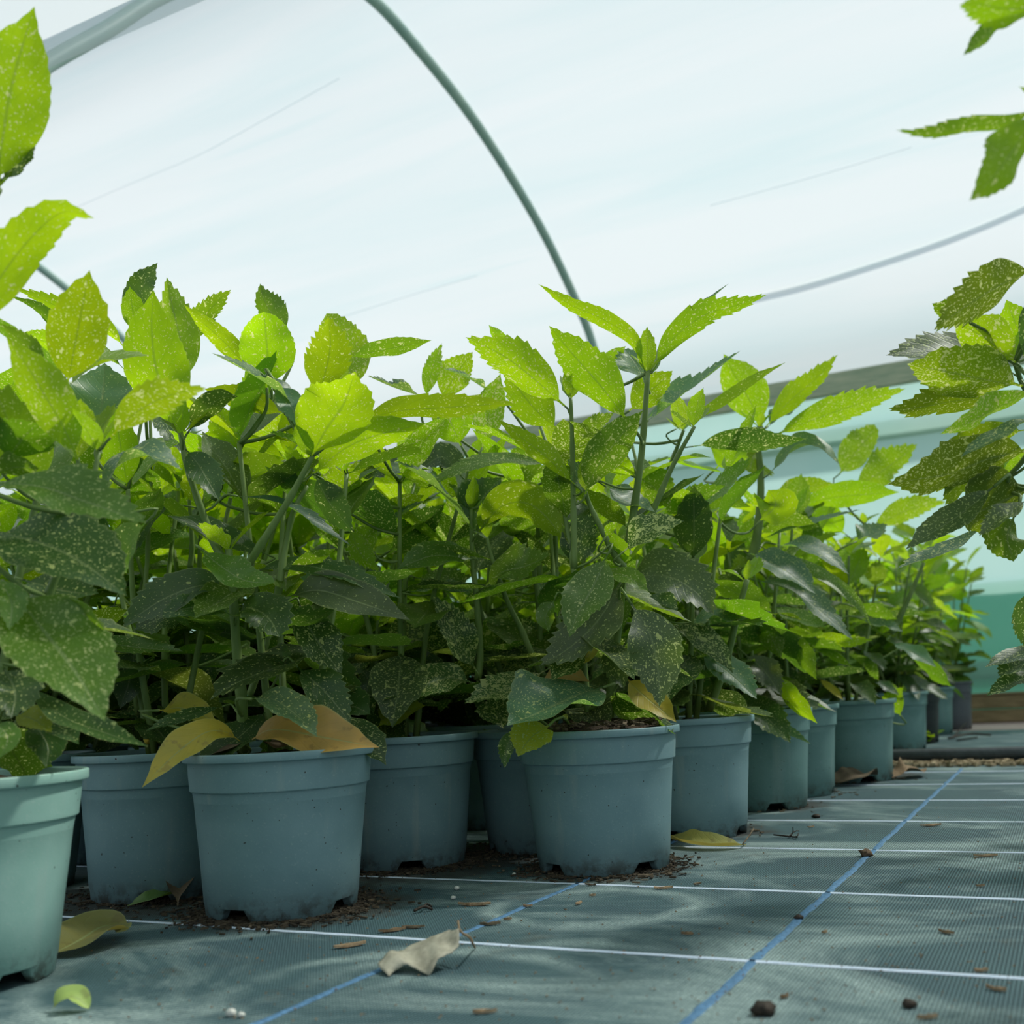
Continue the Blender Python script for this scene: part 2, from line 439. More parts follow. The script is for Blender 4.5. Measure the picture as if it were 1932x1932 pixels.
# hoops
def hoop(v, pr, label, legs):
    path = [Vector((v, p.x, p.z)) for p in pr]
    u0, z0 = pr[0].x, pr[0].z
    path = [Vector((v, u0 + 0.0, 0.02 + (z0 - 0.1) * i / 6)) for i in range(7)] + path
    if legs:
        u1, z1 = pr[-1].x, pr[-1].z
        path = path + [Vector((v, u1 - 0.02, (z1 - 0.08) * (1 - i / 6) + 0.01)) for i in range(7)]
    path = catmull(path, 120)
    vv, ff = tube_data(path, 0.0235, 14)
    o = link('tunnel_hoop', mesh('tunnel_hoop', vv, ff), M_HOOP)
    o.matrix_world = ROT
    return tag(o, label, 'hoop')
hoop(-2.13, prof, 'grey green steel tunnel hoop arching across the top of the picture, nearest in view', True)
hoop(-5.06, prof, 'thin looking far steel hoop showing at the left edge above the leaves', True)
# side wall under the sheet: netting, timber rail, base boards
UW = 5.44
nv, nz = 40, 8
vv, ff = [], []
for j in range(nv + 1):
    v = -9 + 14 * j / nv
    for i in range(nz + 1):
        z = 0.05 + (1.70 - 0.05) * i / nz
        vv.append(V3(UW + 0.012 + 0.03 * math.sin(math.pi * i / nz) * noise.noise(Vector((v * 1.3, z * 2, 0.4))), v, z))
for j in range(nv):
    for i in range(nz):
        k = j * (nz + 1) + i
        ff.append((k, k + 1, k + nz + 2, k + nz + 1))
wall = setting('wall_right', vv, ff, M_NET, smooth=True)
def bar(name, u, z, hu, hz, v0, v1, mat, parent):
    return link(name, box_mesh(name, V3(u, (v0 + v1) / 2, z), X, Y, Z, (v1 - v0) / 2, hu, hz, 0.004), mat, parent)
bar('rail', UW - 0.02, 1.688, 0.022, 0.056, -9, 5, M_WOOD, wall)
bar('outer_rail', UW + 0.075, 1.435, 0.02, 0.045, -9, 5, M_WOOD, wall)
bar('ground_flap_batten', UW + 0.06, 0.24, 0.015, 0.04, -9, 5, M_WOOD, wall)
for k in range(8):
    bar('board', UW - 0.035, 0.031, 0.03, 0.0285, -6.4 + 1.62 * k, -6.4 + 1.62 * k + 1.612, M_WOODB, wall)
    bar('board', UW - 0.03, 0.093, 0.03, 0.030, -5.81 + 1.81 * k - 0.68, -5.81 + 1.81 * k + 1.802 - 0.68, M_WOODB, wall)
bar('capping_strip', UW - 0.03, 0.127, 0.034, 0.006, -9, 5, M_WOODB, wall)
vv, ff = [], []
for j in range(nv + 1):
    v = -9 + 14 * j / nv
    for i in range(5):
        vv.append(V3(UW + 0.05 + 0.02 * noise.noise(Vector((v * 1.1, i * 0.6, 4.4))), v, 0.02 + 0.62 * i / 4))
for j in range(nv):
    for i in range(4):
        k = j * 5 + i
        ff.append((k, k + 1, k + 6, k + 5))
link('shade_cloth', mesh('shade_cloth', vv, ff), M_SKIRT, wall)
# strip added outside the sheet, standing in for a shadow band on it
def on_film(x, y):
    d = ray(x, y)
    best = None
    for i in range(len(prof) - 1):
        a, b = prof[i], prof[i + 1]
        # solve CAM + t d at (u,z) on the segment
        du, dz = d.dot(DU), d.z
        ex, ez = b.x - a.x, b.z - a.z
        det = du * (-ez) - dz * (-ex)
        if abs(det) < 1e-9: continue
        rx, rz = a.x, a.z - CAMH
        t = (rx * (-ez) - rz * (-ex)) / det
        s = (du * rz - dz * rx) / det
        if t > 0 and -0.01 <= s <= 1.01:
            if best is None or t > best: best = t
    return None if best is None else CAM + d * best

def film_line(pts, off, r, name, mat):
    P = [on_film(x, y) for x, y in pts]
    P = [p + (p - CAM).normalized() * off for p in P if p is not None]
    return link(name, mesh(name, *tube_data(catmull(P, 60), r, 8)), mat)
tag(film_line([(1330, 575), (1420, 559), (1520, 535), (1620, 505), (1750, 462), (1850, 425), (1932, 390), (2060, 330)], 0.05, 0.017, 'film_shadow_strip', M_FILM),
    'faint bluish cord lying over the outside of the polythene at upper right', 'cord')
for pts in ([(120, 402), (250, 345), (380, 290), (500, 225), (640, 148)], [(1340, 388), (1460, 355), (1600, 315), (1720, 278)], [(640, 600), (760, 562), (900, 520)]):
    c = film_line(pts, -0.004, 0.0016, 'crease', M_FILM)
    c.parent = ceiling
    c.matrix_parent_inverse = ceiling.matrix_world.inverted()

# ------------------------------------------------------------------ pots
def lathe(profile, seg, zmod=None):
    vv, ff = [], []
    n = len(profile)
    for k in range(seg):
        a = 2 * math.pi * k / seg
        for i, (r, z) in enumerate(profile):
            if zmod: r, z = zmod(i, r, z, a)
            vv.append(Vector((r * math.cos(a), r * math.sin(a), z)))
    for k in range(seg):
        k2 = (k + 1) % seg
        for i in range(n - 1):
            ff.append((k * n + i, k2 * n + i, k2 * n + i + 1, k * n + i + 1))
    return vv, ff
H, RB, CH = 0.178, 0.0839, 0.1365
def notch(i, r, z, a):
    if i in (0, 1, 2):
        m = (a / (2 * math.pi) * 4) % 1.0
        w = abs(m - 0.5)
        up = 1.0 if w < 0.115 else max(0.0, 1 - (w - 0.115) / 0.04)
        return r, max(z, up * 0.0138)
    return r, z
def rr(z): return RB + (0.0985 - RB) * z / CH
BODY = [(RB - 0.010, 0.002), (RB - 0.003, 0.0), (RB, 0.0012), (rr(0.0145), 0.0145), (rr(0.0152) + 0.0006, 0.0152), (rr(0.06), 0.06), (rr(0.1), 0.1), (rr(CH) - 0.0005, CH - 0.001),
        (rr(CH), CH - 0.0002), (0.1010, CH), (0.1016, CH + 0.0006), (0.1018, CH + 0.0016), (0.1020, CH + 0.005), (0.1034, 0.155), (0.1042, 0.1683)]
RIM = [(0.1040, 0.1683), (0.1044, 0.1684), (0.1088, 0.1686), (0.1096, 0.1690), (0.1099, 0.1698), (0.1100, 0.1730), (0.1100, 0.1768), (0.1096, 0.1776), (0.1088, 0.178), (0.1055, 0.178), (0.1042, 0.1765), (0.1020, 0.155), (0.097, 0.125)]
INNER = [(0.0835, 0.016), (0.0, 0.016)]
pot_me = mesh('pot', *lathe(BODY, 120, notch)); pot_me.use_fake_user = False
rim_me = mesh('rim', *lathe(RIM, 96))
vb, fb = lathe([(0.074, 0.0138), (0.040, 0.011), (0.0005, 0.011)], 60)
base_me = mesh('underside', vb, fb)
def soil_mesh(seed):
    rnd = random.Random(seed)
    vv, ff = [], []
    R = 0.101
    rings, seg = 12, 40
    vv.append(Vector((0, 0, 0.172)))
    for i in range(1, rings + 1):
        r = R * i / rings
        for k in range(seg):
            a = 2 * math.pi * k / seg
            h = 0.164 + 0.010 * (1 - (i / rings) ** 2) + 0.006 * noise.noise(Vector((r * 60 * math.cos(a), r * 60 * math.sin(a), seed)))
            vv.append(Vector((r * math.cos(a), r * math.sin(a), h)))
    for k in range(seg): ff.append((0, 1 + k, 1 + (k + 1) % seg))
    for i in range(rings - 1):
        for k in range(seg):
            a, b = 1 + i * seg + k, 1 + i * seg + (k + 1) % seg
            ff.append((a, a + seg, b + seg, b))
    return mesh('compost', vv, ff)
def chips_mesh(n, R, z, seed, s0=0.004, s1=0.014, hz=0.008):
    rnd = random.Random(seed)
    parts = []
    for _ in range(n):
        a, r = rnd.random() * 6.283, R * math.sqrt(rnd.random())
        L, w, t = rnd.uniform(s0, s1), rnd.uniform(0.0012, 0.003), rnd.uniform(0.0006, 0.0016)
        ax = Vector((math.cos(b := rnd.random() * 6.283), math.sin(b), rnd.uniform(-0.3, 0.3))).normalized()
        ay = ax.cross(Vector((rnd.uniform(-.4, .4), rnd.uniform(-.4, .4), 1))).normalized()
        parts.append(box_data((r * math.cos(a), r * math.sin(a), z + rnd.random() * hz), ax, ay, ax.cross(ay), L / 2, w, t))
    return mesh('bark_chips', *join(*parts), smooth=False)
soils = [soil_mesh(k) for k in range(4)]
chips = [chips_mesh(260, 0.096, 0.166, k) for k in range(3)]

# ------------------------------------------------------------------ leaves
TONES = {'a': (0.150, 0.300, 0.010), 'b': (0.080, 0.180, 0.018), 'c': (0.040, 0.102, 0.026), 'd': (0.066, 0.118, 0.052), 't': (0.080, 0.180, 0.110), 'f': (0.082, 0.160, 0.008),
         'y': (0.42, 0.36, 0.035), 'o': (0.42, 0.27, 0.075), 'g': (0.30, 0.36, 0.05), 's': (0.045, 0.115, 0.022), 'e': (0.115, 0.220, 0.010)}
def blade_width(t, blunt=False):
    p = 0.07
    if t < p: return 0.05
    x = (t - p) / (1 - p)
    if blunt: return max(0.035 * (1 - x), math.sin(math.pi * x ** 0.85) ** 0.62)
    w = math.sin(math.pi * x ** 0.84) ** 0.92 * (1 + 0.06 * (1 - x))
    if x > 0.80: w *= 1 - 0.45 * ((x - 0.80) / 0.20) ** 0.7
    return max(0.03 * (1 - x), w)
def leaf_mesh(name, path, normals, W, fold=0.30, wave=0.05, teeth=True, seed=0, blunt=False, curl=0.0):
    """path: midrib points; normals: upper-side normal at each; W: full blade width in metres."""
    n = len(path) - 1
    cols = (-1.0, -0.55, 0.0, 0.55, 1.0)
    vv, uvm, uvb, ff = [], [], [], []
    L = [0.0]
    for a, b in zip(path, path[1:]): L.append(L[-1] + (b - a).length)
    ph = seed * 1.7
    step = L[-1] / n
    tk = (0.25, 1.0, 0.6, 1.2, 0.45)[seed % 5]
    for i, p in enumerate(path):
        t = L[i] / L[-1]
        tg = (path[min(i + 1, n)] - path[max(i - 1, 0)]).normalized()
        nn = normals[i]
        nn = (nn - tg * nn.dot(tg)).normalized()
        l = tg.cross(nn)
        hw = 0.5 * W * blade_width(t, blunt)
        for s in cols:
            e = hw
            q = Vector(p)
            if abs(s) == 1.0 and teeth and 0.45 < t < 0.96:
                j = 0.6 + 0.8 * abs(math.sin(i * 2.3 + ph * 3 + s))
                if i % 2 == 0: e = hw * (1 + 0.055 * j * tk); q = q + tg * (step * 0.8 * j * tk)
                else: e = hw * (1 - 0.07 * j * tk)
            phi = fold + curl * abs(s)
            wv = wave * W * abs(s) ** 1.5 * (math.sin(9 * t + ph + (1.3 if s > 0 else 0)) + 0.6 * math.sin(17 * t + 2 * ph + s)) * math.sin(math.pi * min(1, t * 1.1))
            pos = q + l * (s * e * math.cos(phi)) + nn * (abs(s) * e * math.sin(phi) + wv)
            vv.append(pos); uvm.append((s * hw, L[i])); uvb.append((0.5 + 0.5 * s, t))
    m = len(cols)
    for i in range(n):
        for k in range(m - 1):
            a = i * m + k
            ff.append((a, a + m, a + m + 1, a + 1)[::-1])
    return mesh(name, vv, ff, True, {'Metres': uvm, 'Blade': uvb})
TIPN = 26
def hero_leaf(plant, pts, w, side, tone, d0, d1, seed, blunt=False, fold=None):
    """A leaf traced through real 3D points: pts pixels of the midrib base to tip, w visible width in pixels."""
    D = plant['depth']
    n = len(pts)
    # cumulative fraction
    Ls = [0.0]
    for a, b in zip(pts, pts[1:]): Ls.append(Ls[-1] + math.hypot(b[0] - a[0], b[1] - a[1]))
    P3 = []
    for (x, y), s in zip(pts, Ls):
        f = s / Ls[-1]
        P3.append(at(x, y, D + d0 + (d1 - d0) * f))
    path = catmull(P3, TIPN)
    plant.setdefault('bases', []).append((path[0], path[1] - path[0]))
    nrm, vis = [], []
    up = 2.2 if tone == 't' else 0.9
    for i, p in enumerate(path):
        c = (CAM - p).normalized()
        tg = (path[min(i + 1, TIPN)] - path[max(i - 1, 0)]).normalized()
        k = (c + Z * up) if side == 'T' else (-c + Z * 0.75)
        k = (k - tg * k.dot(tg)).normalized()
        nrm.append(k); vis.append(abs(k.dot(c)))
    dm = D + 0.5 * (d0 + d1)
    W = w / FPX * dm / max(0.5, sum(vis[6:15]) / 9.0)
    me = leaf_mesh('leaf', path, nrm, W, 0.30 if fold is None else fold, 0.075, tone not in 'yo', seed, blunt)
    o = link('leaf', me, M_OLD if tone in 'yo' else M_LEAF, plant['root'])
    o.matrix_parent_inverse = Matrix.Translation(-Vector(plant['root'].location))
    r = random.Random(seed)
    k = r.uniform(0.85, 1.15)
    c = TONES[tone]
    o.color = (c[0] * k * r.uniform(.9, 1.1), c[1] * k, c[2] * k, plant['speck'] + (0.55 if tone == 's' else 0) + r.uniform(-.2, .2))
    return o
# shared blades for the leaves inside and behind: unit length, base at origin, pointing +Y, upper side +Z
unit = []
for k in range(10):
    r = random.Random(100 + k)
    droop = r.uniform(-0.05, 0.55)
    tw = r.uniform(-0.25, 0.25)
    path = []
    for i in range(15):
        t = i / 14
        path.append(Vector((0.12 * tw * t * t, t * (1 - 0.12 * droop * t), -0.45 * droop * t * t + 0.06 * math.sin(5 * t + k) * 0.4)))
    nr = [Vector((math.sin(tw * i / 14 * 2), 0, 1)).normalized() for i in range(15)]
    me = leaf_mesh('leaf', path, nr, r.uniform(0.33, 0.47), r.uniform(0.18, 0.4), 0.06, True, k)
    # real scale for the speckles: blades are about 0.15 m long
    lay = me.uv_layers['Metres'].data
    for l in lay: l.uv = (l.uv[0] * 0.15, l.uv[1] * 0.15)
    me.materials.append(M_LEAF)
    unit.append(me)
def auto_leaf(root, p, az, el, L, tone, speck, rnd, roll=0.0):
    y = Vector((math.cos(az) * math.cos(el), math.sin(az) * math.cos(el), math.sin(el)))
    x = y.cross(Z).normalized()
    z = x.cross(y)
    if roll: 
        R = Matrix.Rotation(roll, 3, y); x = R @ x; z = R @ z
    M = Matrix((x, y, z)).transposed().to_4x4()
    o = bpy.data.objects.new('leaf', unit[rnd.randrange(10)])
    COL.objects.link(o)
    o.parent = root
    w = rnd.uniform(0.85, 1.2)
    o.matrix_basis = Matrix.Translation(p) @ M @ Matrix.Diagonal((L * w, L, L, 1))
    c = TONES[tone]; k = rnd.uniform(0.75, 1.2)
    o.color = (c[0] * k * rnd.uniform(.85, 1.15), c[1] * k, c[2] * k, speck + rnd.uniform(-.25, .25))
    return o
PL_PTS = []
def frond(root, rnd, base, top, speck, zmax, n_nodes, L0, bright, stems, first=0.3, spread=1.0, avoid=None):
    """a stem with opposite pairs of leaves and a rosette at the end"""
    mid = base.lerp(top, 0.5) + Vector((rnd.uniform(-.015, .015), rnd.uniform(-.015, .015), 0))
    path = catmull([base, mid, top], 10)
    PL_PTS.extend(root.location + p for p in path)
    stems.append(tube_data(path, [0.0052 - 0.0024 * i / 10 for i in range(11)], 8))
    az0 = rnd.random() * 6.283
    for j in range(n_nodes):
        t = first + (1 - first) * j / max(1, n_nodes - 1)
        p = path[min(10, int(t * 10))].lerp(path[min(10, int(t * 10) + 1)], t * 10 - int(t * 10)) if t < 1 else path[10]
        az0 += math.pi / 2 + rnd.uniform(-.3, .3)
        last = j >= n_nodes - 2
        cnt = 3 if j == n_nodes - 1 else 2
        for q in range(cnt):
            az = az0 + 6.283 * q / cnt + rnd.uniform(-.2, .2)
            el = rnd.uniform(0.35, 1.0) if last else rnd.uniform(-0.55, 0.35) * spread
            L = L0 * rnd.uniform(0.8, 1.15) * (0.9 if last else 1.0)
            zt = p.z + L * math.sin(el)
            if zt > zmax or p.z > zmax: 
                el = rnd.uniform(-0.5, 0.0)
                if p.z > zmax: continue
            if avoid is not None and avoid(root.location + p, az, L): continue
            hgt = p.z
            tone = ('a' if rnd.random() < 0.75 else 'b') if hgt > bright else (rnd.choice('bbc') if hgt > bright - 0.12 else rnd.choice('cccd'))  # older low leaves darker; shade deep in the foliage put into the tone too
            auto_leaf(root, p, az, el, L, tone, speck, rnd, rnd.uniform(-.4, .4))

PLANTS = {}
def plant(key, x, y, label, pot=M_POT, rot=0.0, scale=1.0, hs=1.0, group='spotted laurels in the front row', speck=0.2, kids=True, chip=0, seed=None, depth=None):
    dz = 0.013 if chip else 0.0
    seed = seed if seed is not None else len(PLANTS) + 1
    root = empty('potted_spotted_laurel', (x, y, 0), label, 'potted plant', group)
    root.rotation_euler = (0, 0, 0)
    S = Matrix.Diagonal((scale, scale, scale * hs, 1)) @ Matrix.Rotation(rot, 4, 'Z')
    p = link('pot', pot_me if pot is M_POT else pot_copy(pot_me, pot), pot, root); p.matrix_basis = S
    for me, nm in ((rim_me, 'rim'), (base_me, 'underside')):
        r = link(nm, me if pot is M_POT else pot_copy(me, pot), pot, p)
    s = link('compost', soils[seed % 4], M_SOIL, root); s.matrix_basis = Matrix.Translation((0, 0, dz)) @ Matrix.Diagonal((scale, scale, scale * hs, 1))
    if chip:
        c = link('bark_chips', chips[seed % 3], M_CHIP, root, 'stuff'); c.matrix_basis = Matrix.Translation((0, 0, dz)) @ Matrix.Diagonal((scale, scale, scale * hs, 1))
    D = depth_of((x, y, 0.35)) if depth is None else depth
    PLANTS[key] = dict(root=root, depth=D, speck=speck, loc=Vector((x, y, 0)), seed=seed, scale=scale)
    return PLANTS[key]
_pc = {}
def pot_copy(me, mat):
    k = (me.name, mat.name)
    if k not in _pc:
        m = me.copy(); m.materials.clear(); m.materials.append(mat); _pc[k] = m
    return _pc[k]
pot_me.materials.append(M_POT); rim_me.materials.append(M_POT); base_me.materials.append(M_POT)

plant('P1', -0.516, 1.007, 'tall spotted laurel in pale grey green pot cut by the left edge', M_POTL, 0.3, speck=0.25)
plant('P2', -0.472, 1.433, 'spotted laurel in shaded grey blue pot behind the pale cut-off pot', M_POT, 1.0)
plant('P3', -0.283, 1.280, 'spotted laurel with thick green trunk, one yellow and one orange leaf over its pot rim', M_POT, 0.34, speck=0.15)
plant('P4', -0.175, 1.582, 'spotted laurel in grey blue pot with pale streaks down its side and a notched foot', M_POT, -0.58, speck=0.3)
plant('P5', 0.026, 1.672, 'spotted laurel in dark shaded pot squeezed between two front pots, rim low', M_POT, -0.54, 1.0, 0.98, speck=0.5)
plant('P6', 0.097, 1.461, 'spotted laurel in grey blue pot heaped with bark chips, big leaf drooping over its rim', M_POT, -0.17, speck=0.3, chip=1)
plant('P7', 0.256, 1.745, 'spotted laurel in grey pot with a yellow fallen leaf lying at its foot', M_POT, 0.21)
plant('P8', 0.433, 2.066, 'spotted laurel in green grey pot with dark notch, long leaf hanging over rim', M_POTG, -0.63)
plant('P9', 0.540, 2.265, 'spotted laurel in narrow looking green grey pot half hidden between two others', M_POTG, 0.4)
plant('P10', 0.743, 2.515, 'spotted laurel in wide green grey pot standing in brown dead leaves before the pipe', M_POTG, 0.9)
FB = 'spotted laurels beyond the black pipe'
plant('P11', 1.165, 3.45, 'spotted laurel in pale green grey pot just beyond the black pipe', M_POTG, 0.2, group=FB)
plant('P12', 1.330, 3.78, 'spotted laurel in black pot beyond the pipe', M_POTB, 0.2, 1.0, 1.0, group=FB)
plant('P13', 1.575, 4.28, 'spotted laurel in narrow sliver of blue green pot beside the black pot', M_POTG, 0.2, group=FB)
plant('P14', 1.770, 4.56, 'farthest spotted laurel in slate grey pot near the timber base boards', M_POTD, 0.2, 0.95, 1.15, group=FB)
GR = 'spotted laurels along the right side'
plant('R0', 0.60, 0.78, 'spotted laurel at right edge reaching leaf tips into the top right corner', M_POT, 0.2, group=GR, speck=0.3)
plant('R1', 0.86, 1.42, 'heavily speckled laurel leaning in from the right edge at mid height', M_POT, 0.2, group=GR, speck=0.45)

# ------------------------------------------------------------------ traced stems
CROPS = {'A': (0, 400, 2.76), 'B': (600, 500, 2.76), 'C': (1232, 500, 2.76), 'D': (0, 1000, 2.76), 'E': (600, 1000, 2.76), 'F': (1232, 1050, 2.76), 'G': (0, 0, 1.0), 'H': (1632, 0, 4.83)}
def px(c, x, y):
    ox, oy, s = CROPS[c]
    return (ox + x / s, oy + y / s)
STEMS = '''
P3 62 50 -.01 -.03 D 1268,1165 1258,880 1232,620 1212,300 1190,100
P3 46 30 -.03 -.02 D 1190,200 1110,60 1060,-80 970,-340 938,-505
P3 48 34 -.03 -.06 D 1240,260 1330,120 1500,-150 1630,-390
P3 44 30 -.02 .00 D 1440,380 1480,120 1530,-100 1600,-230
P3 40 30 .02 .03 D 1300,860 1370,660 1440,380
P2 36 26 .00 .00 A 1110,1500 1220,1290 1340,1040
P1 50 30 -.06 -.04 D 130,700 240,370 400,-20 480,-240 515,-420
P1 36 24 -.02 -.02 A 440,1560 415,1400 405,1280
P2 32 24 .05 .05 D 720,1000 700,700 760,250 775,-50 790,-300
P2 32 24 .08 .08 D 990,200 1000,60 985,-160
P4 40 28 -.03 -.03 E 830,780 845,640 815,250 800,60 798,-110
P4 36 26 -.02 -.03 E 1160,760 1060,520 985,370 900,130 880,40
P4 28 20 .03 .03 E 330,980 290,850 310,470
P6 52 34 -.00 -.02 E 1500,985 1530,800 1585,330 1595,170
P6 38 28 -.03 -.05 B 1590,1570 1540,1500 1420,1260 1390,1170
P6 44 34 .00 -.02 B 1600,1500 1630,1370 1685,980 1718,560
P6 34 26 -.05 -.06 B 1335,1580 1330,1250 1322,860 1315,690
P6 34 26 .03 .03 B 1720,1340 1840,1060 1960,840
P5 30 26 .02 .02 B 1240,1680 1235,1350 1240,1000
P5 28 24 .03 .03 B 1150,1640 1143,1340 1120,1100
P8 52 34 -.05 -.08 C 500,1560 540,1420 562,1150 545,900 555,840
P7 44 36 -.02 -.04 F 290,800 380,550 440,300 490,120
P7 40 34 .02 .02 F 230,760 200,600 170,0
P7 32 22 .0 -.02 C -10,1280 90,1040 160,860
P10 32 22 -.02 -.04 C 1240,1920 1320,1760 1410,1550
P10 30 22 .0 .0 C 960,1720 1040,1580 1100,1350
R1 40 30 -.02 -.2 C 2360,2200 2200,1700 2030,1200 2000,760 1930,640 1885,510
R1 34 26 -.02 -.16 C 2360,2200 2180,1600 2020,1330 1950,1180 1830,1120
R0 40 26 0 -.02 C 2120,2700 2090,1500 2120,500 2110,-600 2104,-1340
R0 34 24 0 .0 C 2120,2500 2140,900 2150,-300 2080,-760
P1 34 24 -.04 -.1 G -95,1400 -110,900 -90,600 -40,420 -5,355
P3 30 22 .02 .05 A 1180,1900 1010,1450 900,1000 700,620
'''
stem_parts = {k: [] for k in PLANTS}
for row in STEMS.strip().splitlines():
    w = row.split()
    pl = PLANTS[w[0]]
    s = CROPS[w[5]][2]
    pts = [px(w[5], *map(float, q.split(','))) for q in w[6:]]
    d0, d1 = float(w[3]), float(w[4])
    n = len(pts)
    path = catmull([at(x, y, pl['depth'] + d0 + (d1 - d0) * i / (n - 1)) for i, (x, y) in enumerate(pts)], 16)
    r0, r1 = (float(w[k]) / s / 2 / FPX * pl['depth'] for k in (1, 2))
    rb_ = random.Random(int(w[1]) * 7 + int(float(w[6].split(',')[0])))
    end, tg_ = path[-1], (path[-1] - path[-3]).normalized()
    for q in range(3):
        az = q * 2.1 + rb_.random()
        auto_leaf(pl['root'], end - tg_ * 0.004 - pl['loc'], az, rb_.uniform(0.7, 1.25), rb_.uniform(0.035, 0.075), 'ab'[q % 2], pl['speck'], rb_)
    r1 *= 0.75
    pl.setdefault('stempts', []).extend(path)
    vv, ff = tube_data(path, [r0 + (r1 - r0) * i / 16 + (0.0007 if i in (5, 11) else 0) for i in range(17)], 10)
    o = link('stem', mesh('stem', vv, ff), M_STEM, pl['root'])
    o.matrix_parent_inverse = Matrix.Translation(-pl['loc'])

